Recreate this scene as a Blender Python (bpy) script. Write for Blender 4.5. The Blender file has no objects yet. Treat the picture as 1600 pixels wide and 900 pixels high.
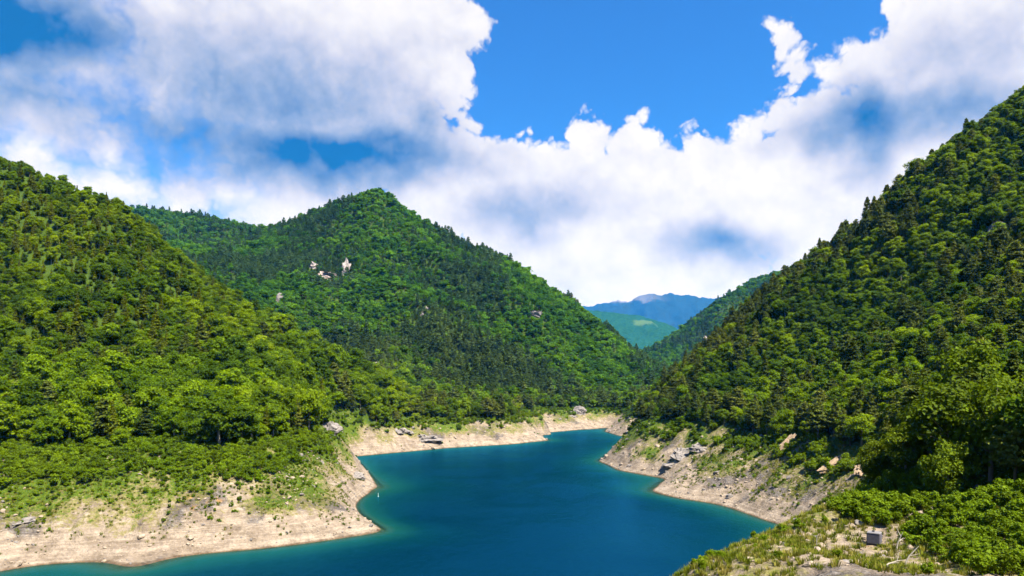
import bpy, math, random
import numpy as np
from mathutils import Vector, Matrix

random.seed(7)
rng = np.random.default_rng(7)
scene = bpy.context.scene
COL = scene.collection

# ------------------------------------------------------------------ camera
CAM_H = 60.0          # metres above the lake
F = 1100.0            # focal length in photo pixels (photo 1600 x 900)
HY = 590.0            # photo row of the horizon
cam_d = bpy.data.cameras.new('camera')
cam = bpy.data.objects.new('camera', cam_d)
COL.objects.link(cam)
cam.location = (0, 0, CAM_H)
cam.rotation_euler = (math.radians(90), 0, 0)
cam_d.sensor_width = 36.0
cam_d.lens = 36.0 * F / 1600.0
cam_d.shift_y = (HY - 450.0) / 1600.0
cam_d.clip_start = 0.5
cam_d.clip_end = 40000.0
scene.camera = cam

# ------------------------------------------------------------------ light and exposure
SUN_EL = math.radians(60)
SUN_AZ = math.radians(134)        # from +Y (view direction) towards +X
SUN_DIR = Vector((math.cos(SUN_EL) * math.sin(SUN_AZ), math.cos(SUN_EL) * math.cos(SUN_AZ), math.sin(SUN_EL)))
sun_d = bpy.data.lights.new('sun', 'SUN')
sun_d.energy = 5.0
sun_d.angle = math.radians(0.5)
sun_d.color = (1.0, 0.94, 0.82)
sun = bpy.data.objects.new('sun', sun_d)
COL.objects.link(sun)
sun.rotation_euler = SUN_DIR.to_track_quat('Z', 'Y').to_euler()
sun.location = (0, 0, 3000)

scene.view_settings.view_transform = 'Standard'
scene.view_settings.look = 'None'
scene.view_settings.gamma = 1.0
scene.view_settings.use_curve_mapping = False
scene.view_settings.exposure = 1.6
scene.render.engine = 'CYCLES'
cy = scene.cycles
cy.max_bounces = 4
cy.diffuse_bounces = 2
cy.glossy_bounces = 1
cy.transmission_bounces = 2
cy.transparent_max_bounces = 8
cy.volume_bounces = 0
cy.use_denoising = True
cy.sample_clamp_indirect = 4.0
cy.caustics_reflective = False
cy.caustics_refractive = False


# ------------------------------------------------------------------ node helper
class NG:
    def __init__(self, tree):
        self.t = tree
        self.n = tree.nodes
        self.l = tree.links

    def _set(self, sock, v):
        if v is None:
            return
        if isinstance(v, bpy.types.NodeSocket):
            self.l.new(v, sock)
        else:
            if isinstance(v, (tuple, list)) and sock.type == 'RGBA' and len(v) == 3:
                v = (*v, 1.0)
            sock.default_value = v

    def add(self, typ, props=None, **ins):
        nd = self.n.new(typ)
        for k, v in (props or {}).items():
            setattr(nd, k, v)
        for k, v in ins.items():
            self._set(nd.inputs[k], v)
        return nd

    def math(self, op, a, b=None, c=None, clamp=False):
        nd = self.n.new('ShaderNodeMath')
        nd.operation = op
        nd.use_clamp = clamp
        for i, v in enumerate((a, b, c)):
            self._set(nd.inputs[i], v)
        return nd.outputs[0]

    def vmath(self, op, a, b=None, c=None, out=0):
        nd = self.n.new('ShaderNodeVectorMath')
        nd.operation = op
        for i, v in enumerate((a, b, c)):
            self._set(nd.inputs[i], v)
        return nd.outputs[out]

    def maprange(self, v, a, b, c=0.0, d=1.0, smooth=True):
        nd = self.n.new('ShaderNodeMapRange')
        nd.interpolation_type = 'SMOOTHSTEP' if smooth else 'LINEAR'
        nd.clamp = True
        for i, x in enumerate((v, a, b, c, d)):
            self._set(nd.inputs[i], x)
        return nd.outputs[0]

    def noise(self, vec, scale, detail=3.0, rough=0.5, dist=0.0, out=0):
        nd = self.n.new('ShaderNodeTexNoise')
        self._set(nd.inputs['Vector'], vec)
        nd.inputs['Scale'].default_value = scale
        nd.inputs['Detail'].default_value = detail
        nd.inputs['Roughness'].default_value = rough
        nd.inputs['Distortion'].default_value = dist
        return nd.outputs[out]

    def mix(self, f, a, b, blend='MIX'):
        nd = self.n.new('ShaderNodeMix')
        nd.data_type = 'RGBA'
        nd.blend_type = blend
        self._set(nd.inputs[0], f)
        self._set(nd.inputs[6], a)
        self._set(nd.inputs[7], b)
        return nd.outputs[2]

    def ramp(self, f, stops):
        nd = self.n.new('ShaderNodeValToRGB')
        e = nd.color_ramp.elements
        while len(e) < len(stops):
            e.new(0.5)
        for i, (p, c) in enumerate(stops):
            e[i].position = p
            e[i].color = (*c, 1.0)
        self._set(nd.inputs[0], f)
        return nd.outputs[0]


def new_mat(name):
    m = bpy.data.materials.new(name)
    m.use_nodes = True
    m.node_tree.nodes.clear()
    g = NG(m.node_tree)
    out = g.n.new('ShaderNodeOutputMaterial')
    return m, g, out


# ------------------------------------------------------------------ world: Nishita sky with cumulus
def px_dir(px, py):
    """photo pixel -> (azimuth, elevation) of that direction"""
    v = Vector(((px - 800) / F, 1.0, (HY - py) / F)).normalized()
    return math.atan2(v.x, v.y), math.asin(v.z)


def build_world():
    w = bpy.data.worlds.new('World')
    scene.world = w
    w.use_nodes = True
    w.node_tree.nodes.clear()
    g = NG(w.node_tree)
    out = g.n.new('ShaderNodeOutputWorld')
    bg = g.n.new('ShaderNodeBackground')
    STR = 0.05
    bg.inputs['Strength'].default_value = STR
    sky = g.n.new('ShaderNodeTexSky')
    sky.sky_type = 'NISHITA'
    sky.sun_disc = False
    sky.sun_elevation = SUN_EL
    sky.sun_rotation = SUN_AZ
    sky.altitude = 500
    sky.air_density = 1.0
    sky.dust_density = 0.3
    sky.ozone_density = 3.0
    tc = g.n.new('ShaderNodeTexCoord')
    d = tc.outputs['Generated']
    sep = g.add('ShaderNodeSeparateXYZ')
    g._set(sep.inputs[0], d)
    az = g.math('ARCTAN2', sep.outputs[0], sep.outputs[1])
    el = g.math('ARCSINE', sep.outputs[2])
    comb = g.n.new('ShaderNodeCombineXYZ')
    g._set(comb.inputs[0], az)
    g._set(comb.inputs[1], el)
    p0 = comb.outputs[0]
    # domain warp
    wn = g.noise(d, 7.0, 3.0, 0.55, out=1)
    warp = g.vmath('MULTIPLY_ADD', wn, (0.10, 0.10, 0.0), (-0.05, -0.05, 0.0))
    wn2 = g.noise(d, 28.0, 3.0, 0.6, out=1)
    warp2 = g.vmath('MULTIPLY_ADD', wn2, (0.03, 0.03, 0.0), (-0.015, -0.015, 0.0))
    p = g.vmath('ADD', g.vmath('ADD', p0, warp), warp2)

    def blob(pp, px, py, rx, ry, scaled=True):
        a0, e0 = px_dir(px, py)
        a1, _ = px_dir(px + rx, py)
        _, e1 = px_dir(px, py - ry)
        sa, se = 1.0 / abs(a1 - a0), 1.0 / abs(e1 - e0)
        v = g.vmath('MULTIPLY_ADD', pp, (sa, se, 0.0), (-a0 * sa, -e0 * se, 0.0))
        sc_ = max(0.85, min(2.2, min(rx, ry) / 70.0))
        return g.math('MULTIPLY_ADD', g.vmath('LENGTH', v, out=1), -sc_, sc_) if scaled else g.math('SUBTRACT', 1.0, g.vmath('LENGTH', v, out=1))

    def field(pp, blobs, k=0.12):
        cur = None
        for b in blobs:
            x = blob(pp, *b)
            cur = x if cur is None else g.math('SMOOTH_MAX', cur, x, k)
        return cur

    body = [(400, 90, 400, 230), (20, 40, 330, 190), (470, 240, 330, 120), (640, 40, 150, 130), (705, 85, 75, 70), (620, 190, 120, 110), (60, 190, 330, 110),
            (120, 290, 400, 100), (300, 290, 200, 90), (680, 330, 160, 100), (480, 330, 330, 80), (760, 290, 170, 110), (930, 235, 85, 75), (990, 225, 50, 62), (960, 340, 400, 150), (1140, 300, 230, 120),
            (1262, 210, 100, 80), (1350, 300, 300, 170), (1325, 125, 78, 75), (1500, 110, 230, 190), (1405, 40, 60, 70), (1213, 62, 40, 42), (1224, 88, 44, 38), (1232, 110, 44, 38), (1218, 134, 40, 36), (1208, 158, 44, 44), (1375, 150, 110, 80), (1206, 190, 60, 50), (1215, 190, 55, 45),
            (715, 180, 60, 32), (850, 440, 800, 100)]
    D = field(p, body)
    # beyond the view the same kind of broken cumulus goes on
    gen = g.math('MULTIPLY_ADD', g.noise(d, 2.6, 3.0, 0.5), 5.0, -2.45)
    absaz = g.math('ABSOLUTE', az)
    outm = g.math('MAXIMUM', g.maprange(absaz, 0.62, 0.85), g.maprange(el, 0.52, 0.70))
    gen = g.math('ADD', gen, g.math('MULTIPLY_ADD', outm, 2.0, -2.0))
    D = g.math('MAXIMUM', D, gen)
    # billows: cauliflower edges
    vor = g.n.new('ShaderNodeTexVoronoi')
    vor.feature = 'F1'
    g._set(vor.inputs['Vector'], g.vmath('ADD', d, g.vmath('MULTIPLY', wn2, (0.05, 0.05, 0.05))))
    vor.inputs['Scale'].default_value = 20.0
    vor.inputs['Detail'].default_value = 2.0
    vor.inputs['Roughness'].default_value = 0.55
    bill = g.math('SUBTRACT', 0.42, vor.outputs['Distance'])
    fine = g.math('SUBTRACT', g.noise(d, 16.0, 5.0, 0.62), 0.5)
    D1 = g.math('ADD', D, g.math('MULTIPLY', bill, 0.70))
    D1 = g.math('MULTIPLY_ADD', fine, 0.80, D1)
    alpha = g.maprange(D1, -0.14, 0.14)
    soft = g.maprange(az, -0.30, -0.42)
    asoft = g.maprange(D1, -0.25, 1.0)
    alpha = g.math('ADD', g.math('MULTIPLY', asoft, soft), g.math('MULTIPLY', alpha, g.math('SUBTRACT', 1.0, soft)))
    # thickness / shade : soft bases, blue-grey undersides
    sp = g.vmath('ADD', p0, g.vmath('MULTIPLY', warp, (1.2, 1.2, 0.0)))
    dark = [(500, 248, 330, 85), (300, 205, 260, 90), (40, 165, 290, 90), (600, 262, 120, 55), (-30, 30, 330, 180), (1350, 205, 180, 95), (1480, 170, 210, 80), (1135, 388, 150, 55), (830, 338, 180, 75),
            (420, 150, 360, 170), (640, 205, 140, 90), (1500, 80, 220, 110)]
    amps = [1.02, 0.86, 0.78, 0.86, 1.12, 0.95, 0.78, 0.74, 0.58, 0.74, 0.55, 0.55]
    S = None
    for b, a in zip(dark, amps):
        x = g.math('MULTIPLY', g.maprange(blob(sp, *b, scaled=False), -0.35, 1.05), a)
        S = x if S is None else g.math('SMOOTH_MAX', S, x, 0.25)
    low = g.noise(d, 5.0, 3.0, 0.55)
    S = g.math('MULTIPLY', S, g.math('MULTIPLY_ADD', low, 0.5, 0.75))
    gshade = g.math('MULTIPLY', g.maprange(g.noise(d, 3.1, 3.0, 0.5), 0.5, 0.72), g.math('MULTIPLY', outm, 0.6))
    S = g.math('MAXIMUM', S, gshade)
    # lumps lit from the sun side (sample the billow field a step towards the sun)
    sd = (0.018, 0.0, 0.045)
    n0 = g.noise(d, 9.0, 3.0, 0.55)
    n1 = g.noise(g.vmath('ADD', d, sd), 9.0, 3.0, 0.55)
    m0 = g.noise(d, 30.0, 3.0, 0.6)
    m1 = g.noise(g.vmath('ADD', d, (0.007, 0.0, 0.014)), 30.0, 3.0, 0.6)
    relief = g.math('ADD', g.math('MULTIPLY', g.math('SUBTRACT', n1, n0), 0.32), g.math('MULTIPLY', g.math('SUBTRACT', m1, m0), 0.2))
    S = g.math('ADD', S, g.math('ADD', relief, -0.04))
    S = g.math('ADD', S, g.math('MULTIPLY', bill, -0.16), clamp=True)
    k = 1.0 / STR
    ccol = g.ramp(S, [(0.0, (1.0, 1.0, 1.0)), (0.2, (0.85, 0.87, 0.94)), (0.45, (0.60, 0.64, 0.80)), (0.72, (0.27, 0.38, 0.61)), (1.0, (0.012, 0.14, 0.42))])
    ccol = g.mix(1.0, ccol, (k * 0.36, k * 0.345, k * 0.33), 'MULTIPLY')
    skyc = g.mix(1.0, sky.outputs[0], SKY_TINT, 'MULTIPLY')
    col = g.mix(alpha, skyc, ccol)
    # below the horizon: the wooded land goes on
    col = g.mix(g.maprange(el, -0.06, -0.01), (0.5, 0.7, 0.5), col)
    g._set(bg.inputs['Color'], col)
    g._set(out.inputs['Surface'], bg.outputs[0])
    w.cycles.sampling_method = 'MANUAL'
    w.cycles.sample_map_resolution = 1024


SKY_TINT = (0.30, 0.84, 1.42)
build_world()


# ------------------------------------------------------------------ numpy noise
def _hash(ix, iy, seed):
    h = (ix.astype(np.int64) * 374761393 + iy.astype(np.int64) * 668265263 + seed * 974634777) & 0xffffffff
    h = ((h ^ (h >> 13)) * 1274126177) & 0xffffffff
    return ((h ^ (h >> 16)) & 0xffff) / 65535.0


def pnoise(x, y, seed=0):
    x = np.asarray(x, float); y = np.asarray(y, float)
    ix, iy = np.floor(x).astype(np.int64), np.floor(y).astype(np.int64)
    fx, fy = x - ix, y - iy
    u, v = fx * fx * fx * (fx * (fx * 6 - 15) + 10), fy * fy * fy * (fy * (fy * 6 - 15) + 10)

    def gr(dx, dy):
        a = _hash(ix + dx, iy + dy, seed) * 2 * math.pi
        return np.cos(a) * (fx - dx) + np.sin(a) * (fy - dy)
    return ((gr(0, 0) * (1 - u) + gr(1, 0) * u) * (1 - v) + (gr(0, 1) * (1 - u) + gr(1, 1) * u) * v) * 1.5


def fbm(x, y, seed=0, oct=4, gain=0.5):
    s, a, f = 0.0, 1.0, 1.0
    for o in range(oct):
        s = s + a * pnoise(x * f, y * f, seed + o * 17)
        a *= gain
        f *= 2.03
    return s


def ridged(x, y, seed=0, oct=4):
    s, a, f = 0.0, 1.0, 1.0
    for o in range(oct):
        s = s + a * (1 - 2 * np.abs(pnoise(x * f, y * f, seed + o * 13)))
        a *= 0.5
        f *= 2.1
    return s


def sstep(a, b, x):
    t = np.clip((x - a) / (b - a), 0, 1)
    return t * t * (3 - 2 * t)


# ------------------------------------------------------------------ terrain control points
ctrl = []


def C(px, py, d, dz=0.0):
    ctrl.append(((px - 800) / F * d, d, CAM_H + (HY - py) / F * d + dz))


def W(x, y, z):
    ctrl.append((x, y, z))


def shore_xy(px, py):
    d = F * CAM_H / (py - HY)
    return ((px - 800) / F * d, d)


left_shore = [(-190, 0), (-196, 110), (-182, 185)] + [shore_xy(*q) for q in
    [(0, 893), (60, 883), (150, 878), (215, 887), (255, 875), (310, 866), (400, 858), (500, 846), (560, 837), (597, 829),
     (578, 813), (560, 800), (556, 789), (566, 777), (590, 762), (582, 747), (566, 727), (549, 714),
     (600, 709), (700, 700), (800, 694), (857, 688), (846, 683), (856, 676), (900, 672), (950, 669)]]
right_shore = [shore_xy(*q) for q in
    [(950, 669), (945, 674), (968, 681), (986, 684), (962, 700), (936, 720), (968, 735), (1038, 748), (1020, 768), (1062, 779), (1120, 788),
     (1160, 800), (1205, 816), (1236, 826)]] + [(103, 262), (96, 240), (84, 210), (60, 172), (30, 130), (0, 100), (-25, 60), (-40, 0)]


def resample(pl, step):
    out = []
    for (a, b) in zip(pl[:-1], pl[1:]):
        L = math.hypot(b[0] - a[0], b[1] - a[1])
        n = max(1, int(round(L / step)))
        for i in range(n):
            t = i / n
            out.append((a[0] + (b[0] - a[0]) * t, a[1] + (b[1] - a[1]) * t))
    out.append(pl[-1])
    return out


SL, SR = resample(left_shore, 16), resample(right_shore, 16)
for x, y in SL + SR[1:]:
    W(x, y, 0.0)
# lake bed
for x, y in [(-80, 40), (-100, 120), (-60, 180), (-90, 200), (0, 200), (40, 230), (10, 260), (-10, 320), (50, 300), (-20, 400), (30, 420), (-50, 470), (20, 500), (-60, 520), (20, 570), (50, 620),
             (70, 680), (75, 740), (-10, 350), (-40, 300), (60, 340), (-20, 140), (-140, 150), (-120, 40), (-40, 240)]:
    W(x, y, -14.0)
for x, y in [(85, 790), (95, 700), (70, 560), (90, 800)]:
    W(x, y, -5.0)

# left bank and hill  (dz = -9 where the canopy was read)
T = -9
for a in [(-200, 750, 255), (0, 748, 262), (200, 738, 268), (330, 738, 275), (420, 742, 285), (480, 752, 300), (530, 795, 292), (520, 735, 345), (543, 750, 375), (546, 722, 420),
          (100, 810, 243), (300, 800, 255), (450, 800, 268)]:
    C(*a)
for a in [(0, 690, 300), (150, 688, 305), (300, 680, 312), (430, 688, 325), (500, 690, 355), (530, 680, 440)]:
    C(*a)
for a in [(0, 560, 365), (100, 560, 370), (0, 450, 415), (100, 450, 420), (100, 350, 475), (0, 345, 470), (200, 560, 375), (200, 450, 430), (300, 600, 372), (300, 500, 440), (400, 600, 405), (400, 540, 470), (500, 625, 440),
          (0, 242, 525), (50, 255, 525), (100, 280, 528), (160, 305, 530), (205, 325, 530), (260, 380, 528), (300, 410, 530), (340, 440, 535), (380, 480, 540),
          (430, 505, 555), (480, 535, 575), (540, 562, 600), (600, 590, 625), (640, 615, 645), (672, 637, 655),
          (-200, 100, 560), (-200, 500, 380), (-200, 300, 460), (-500, 300, 400), (-500, -50, 560), (550, 640, 560)]:
    C(*a, T)
C(600, 657, 590); C(650, 662, 615)
for x, y, z in [(-180, 640, 60), (-330, 640, 112), (-460, 640, 190), (-120, 700, 26), (-250, 750, 75), (-400, 800, 120), (-600, 850, 200), (-700, 600, 330), (-60, 720, 14)]:
    W(x, y, z)
# far bank
for a in [(700, 662, 640), (760, 652, 675), (800, 648, 715), (850, 652, 745), (900, 642, 860), (950, 644, 875), (830, 672, 690)]:
    C(*a)
# centre mountain
T = -13
for a in [(590, 291, 1500), (545, 309, 1525), (615, 311, 1492), (520, 316, 1540), (470, 338, 1580), (420, 353, 1680), (640, 330, 1480), (700, 365, 1450), (760, 390, 1430), (800, 405, 1400), (850, 440, 1370), (900, 470, 1330), (950, 510, 1260),
          (1000, 555, 1170), (1030, 580, 1090), (590, 450, 1130), (590, 370, 1310), (700, 500, 1040), (700, 430, 1220), (800, 560, 960), (700, 590, 890), (850, 600, 930), (950, 600, 960), (1000, 610, 950),
          (480, 490, 1080), (430, 450, 1200), (500, 400, 1290), (430, 390, 1420), (350, 425, 1500), (800, 480, 1130), (900, 540, 1080), (600, 550, 930), (500, 560, 950), (650, 400, 1290), (760, 440, 1240),
          (540, 340, 1420), (360, 348, 1880), (300, 335, 1980), (230, 328, 2080), (300, 390, 1760), (100, 330, 2150), (-200, 300, 2200), (380, 390, 1720)]:
    C(*a, T)
for x, y, z in [(-286, 1720, 380), (-500, 1900, 400), (-100, 1700, 280), (100, 1600, 200), (-400, 950, 110), (-600, 1150, 220), (-900, 1300, 330), (-300, 850, 70), (-620, 1480, 300), (-1400, 1500, 450), (-1500, 2400, 650), (-700, 2500, 450)]:
    W(x, y, z)
# right hill
T = -13
for a in [(1008, 655, 505), (1060, 664, 470), (1110, 660, 440), (1180, 690, 392), (1250, 692, 350), (1330, 690, 312), (1300, 760, 290), (1268, 802, 277), (1400, 758, 235), (1140, 740, 360), (1200, 750, 330)]:
    C(*a)
C(1000, 640, 780); C(975, 655, 800)
for a in [(1600, 145, 520), (1550, 180, 530), (1500, 215, 540), (1450, 255, 550), (1400, 309, 560), (1350, 345, 570), (1300, 380, 580), (1250, 410, 590), (1200, 450, 600), (1150, 490, 610), (1100, 530, 620), (1050, 580, 620), (1012, 612, 605),
          (1400, 560, 335), (1500, 450, 400), (1590, 300, 450), (1590, 560, 225), (1300, 560, 430), (1200, 600, 450), (1250, 500, 510), (1100, 610, 500), (1600, 450, 330), (1400, 430, 470), (1800, 300, 400), (1800, 0, 520), (2000, 500, 200), (2200, 200, 400)]:
    C(*a, T)
for x, y, z in [(170, 720, 50), (260, 720, 120), (400, 720, 200), (600, 800, 330), (230, 850, 60), (380, 950, 150), (600, 450, 330), (700, 200, 330), (145, 830, 26), (190, 1000, 30), (290, 1250, 50), (380, 1500, 70), (480, 1800, 90)]:
    W(x, y, z)
# near slope beside the camera
for a in [(1072, 897, 88), (1110, 880, 98), (1150, 866, 108), (1195, 848, 120), (1235, 832, 135), (1366, 848, 100), (1300, 870, 95), (1500, 800, 120), (1590, 780, 110), (1590, 890, 80), (1400, 895, 84), (1450, 725, 165), (1600, 705, 130),
          (1350, 770, 165), (1290, 815, 150), (1420, 790, 135), (1800, 700, 120), (1900, 850, 70)]:
    C(*a)
for x, y, z in [(0, 0, 46), (30, 40, 42), (60, 30, 50), (0, -60, 48), (120, 0, 75), (200, 60, 100), (0, -300, 90), (300, -200, 180), (-300, -200, 120), (-260, 100, 60), (-320, 200, 90), (0, -900, 200), (900, -600, 380), (-900, -600, 400), (-900, 300, 480), (900, 300, 430),
                (118, 215, 22), (92, 190, 20), (75, 165, 24)]:
    W(x, y, z)
# valley and back right hill
for a in [(1230, 422, 2600), (1180, 435, 2500), (1130, 465, 2400), (1100, 490, 2350), (1050, 535, 2280), (1022, 552, 2200), (1300, 400, 2700), (1500, 330, 2800), (1150, 520, 2200), (1060, 570, 2000), (1100, 560, 1900)]:
    C(*a, T)
for x, y, z in [(330, 2300, 110), (300, 2700, 140), (250, 3200, 130), (700, 3350, 110), (560, 3000, 100), (450, 2600, 95), (1000, 3350, 190), (254, 1400, 62), (205, 1500, 108), (330, 1650, 70), (1500, 3300, 600), (-300, 3200, 350), (-1500, 3300, 600), (3000, 1000, 500), (-3000, 1000, 500), (0, -3000, 400), (3000, 3000, 600), (-3000, 3200, 600)]:
    W(x, y, z)

P = np.array(ctrl)
key = np.round(P[:, :2] / 3.0).astype(int)
_, ui = np.unique(key, axis=0, return_index=True)
P = P[np.sort(ui)]
MQ = 10.0


def rbf_fit(P):
    n = len(P)
    d = np.sqrt(((P[:, None, :2] - P[None, :, :2]) ** 2).sum(-1) + MQ * MQ)
    A = np.zeros((n + 1, n + 1))
    A[:n, :n] = -d + np.eye(n) * 0.6
    A[:n, n] = 1
    A[n, :n] = 1
    return np.linalg.solve(A, np.concatenate([P[:, 2], [0]]))


WTS = rbf_fit(P)


def rbf(x, y):
    out = np.empty(x.size)
    xf, yf = x.ravel(), y.ravel()
    p32 = P.astype(np.float32); w32 = WTS.astype(np.float32)
    for i in range(0, x.size, 20000):
        a, b = xf[i:i + 20000, None].astype(np.float32), yf[i:i + 20000, None].astype(np.float32)
        d = np.sqrt((a - p32[None, :, 0]) ** 2 + (b - p32[None, :, 1]) ** 2 + np.float32(MQ * MQ))
        out[i:i + 20000] = -(d.astype(np.float64) @ WTS[:-1]) + WTS[-1]
    return out.reshape(x.shape)


AZ_D = np.radians(np.linspace(-45, 45, 600))
AZ = np.concatenate([np.radians(np.linspace(-180, -46, 56)), AZ_D, np.radians(np.linspace(46, 180, 56))])
RAD = np.exp(np.linspace(math.log(22.0), math.log(3500.0), 540))
AA, RR = np.meshgrid(AZ, RAD, indexing='ij')      # [az, r]
GX, GY = np.sin(AA) * RR, np.cos(AA) * RR
base = rbf(GX, GY)
# relief: gullies and spurs that grow with height and distance; rocky relief on the drawdown bank
amp = sstep(25, 140, base)
far = sstep(750, 1000, GY)
crest_x = [-2500, -776, -571, -341, -286, -216, -132, -52, 0, 62, 123, 172, 213, 230, 400, 2500]
crest_z = [900, 560, 450, 440, 455, 400, 345, 310, 285, 237, 196, 140, 85, 60, 60, 60]
under = 1 - sstep(0.62, 0.97, base / np.interp(GX, crest_x, crest_z))
uu, vv = 0.85 * GX + 0.53 * GY, -0.53 * GX + 0.85 * GY
spur = ridged(uu / 210 + 0.25 * pnoise(GX / 260, GY / 260, 9), vv / 900, 5, 3) - 0.45
back = 1 - 0.75 * sstep(1750, 2100, GY)
rel = amp * (1 - far) * (7.0 * fbm(GX / 95, GY / 95, 3, 4)) + amp * far * back * ((30.0 * spur + 7 * fbm(GX / 70, GY / 70, 8, 3)) * under)
bankm = sstep(0.3, 5, base) * (1 - sstep(24, 40, base))
near_r = (GX > 10) & (GY < 170)
bankm = np.where(near_r & (base > 24), np.maximum(bankm, 0.35 * (1 - sstep(42, 50, base))), bankm)
th = 0.6
sx, sy = GX * math.cos(th) + GY * math.sin(th), -GX * math.sin(th) + GY * math.cos(th)
rock_n = ridged(sx / 17, sy / 8, 21, 4)
rel = rel + bankm * (0.7 * (ridged(sx / 7, sy / 3.5, 23, 3) - 0.4) * sstep(3, 8, base) + 1.5 * fbm(GX / 26, GY / 26, 31, 4) + 1.1 * (rock_n - 0.4) * sstep(-0.1, 0.5, fbm(GX / 30, GY / 30, 40, 3)))
gul_r = ridged((-0.42 * GX + 0.9 * GY) / 15 + 0.3 * pnoise(GX / 25, GY / 25, 45), (0.9 * GX + 0.42 * GY) / 70, 46, 3) - 0.45
gul_l = ridged((0.95 * GX + 0.3 * GY) / 15 + 0.3 * pnoise(GX / 25, GY / 25, 47), (-0.3 * GX + 0.95 * GY) / 70, 48, 3) - 0.45
rel = rel + bankm * sstep(1.0, 7, base) * 1.3 * np.where(GX > 40, gul_r, gul_l)
GZ = base + rel
GZ = np.where(base < 0.3, np.minimum(GZ, base), GZ)
LNR, LNR0 = math.log(RAD[1] / RAD[0]), math.log(RAD[0])


def zat(x, y):
    """terrain height by lookup in the built mesh"""
    x = np.asarray(x, float); y = np.asarray(y, float)
    a = np.arctan2(x, y)
    r = np.clip(np.hypot(x, y), RAD[0], RAD[-1])
    ia = np.clip(np.searchsorted(AZ, a) - 1, 0, len(AZ) - 2)
    fa = np.clip((a - AZ[ia]) / (AZ[ia + 1] - AZ[ia]), 0, 1)
    fr = np.clip((np.log(r) - LNR0) / LNR, 0, len(RAD) - 1.001)
    ir = fr.astype(int)
    fr = fr - ir
    z = GZ[ia, ir] * (1 - fa) * (1 - fr) + GZ[ia + 1, ir] * fa * (1 - fr) + GZ[ia, ir + 1] * (1 - fa) * fr + GZ[ia + 1, ir + 1] * fa * fr
    return z


def z1(x, y):
    return float(zat(np.array([x]), np.array([y]))[0])


def to_px(x, y, z):
    return 800 + F * x / y, HY - F * (z - CAM_H) / y


def ray_ground(px, py, dmin=40.0, dmax=3000.0):
    """where the ray through a photo pixel meets the terrain"""
    t = np.exp(np.linspace(math.log(dmin), math.log(dmax), 4000))
    x, z = (px - 800) / F * t, CAM_H + (HY - py) / F * t
    hit = np.nonzero(zat(x, t) >= z)[0]
    i = hit[0] if len(hit) else len(t) - 1
    return float(x[i]), float(t[i]), z1(x[i], t[i])


# horizon profile of the bare ground as seen from the camera, per azimuth
slope = (GZ - CAM_H) / RR
HOR = np.maximum.accumulate(np.concatenate([np.full((len(AZ), 1), -9.0), slope[:, :-1]], axis=1), axis=1)


def seen(x, y, z, h, ground_h=5.0):
    """does a thing of height h at (x, y) rise above the ground in front of it"""
    a = np.arctan2(x, y)
    r = np.hypot(x, y)
    ia = np.clip(np.searchsorted(AZ, a), 0, len(AZ) - 1)
    ir = np.clip(((np.log(r) - LNR0) / LNR).astype(int) - 2, 0, len(RAD) - 1)
    return (z + h - CAM_H) / r > HOR[ia, ir] - ground_h / r


def mesh_np(name, verts, quads, mats, smooth=False, mat_idx=None):
    me = bpy.data.meshes.new(name)
    verts = np.asarray(verts, np.float32)
    quads = np.asarray(quads, np.int32)
    me.vertices.add(len(verts))
    me.vertices.foreach_set('co', verts.ravel())
    k = quads.shape[1]
    me.loops.add(quads.size)
    me.loops.foreach_set('vertex_index', quads.ravel())
    me.polygons.add(len(quads))
    me.polygons.foreach_set('loop_start', np.arange(0, quads.size, k, dtype=np.int32))
    me.polygons.foreach_set('loop_total', np.full(len(quads), k, np.int32))
    if mat_idx is not None:
        me.polygons.foreach_set('material_index', np.asarray(mat_idx, np.int32))
    me.polygons.foreach_set('use_smooth', np.full(len(quads), smooth, bool))
    me.update(calc_edges=True)
    for m in mats:
        me.materials.append(m)
    return me


def link(name, data, label=None, cat=None, group=None, kind=None, parent=None):
    o = bpy.data.objects.new(name, data)
    COL.objects.link(o)
    if label: o['label'] = label
    if cat: o['category'] = cat
    if group: o['group'] = group
    if kind: o['kind'] = kind
    if parent: o.parent = parent
    return o


# vegetation density fields -------------------------------------------------
def forest_line(x, y):
    zv = np.where(x < 20, 31.5, 29.0)
    zv = np.where(y > 570, 21.0, zv)
    zv = zv + 3.0 * pnoise(x / 22, y / 22, 51)
    nr = (x > 5) & (y < 175)
    return np.where(nr, np.where(y > 150, 36.0, 43.5), zv)


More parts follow.
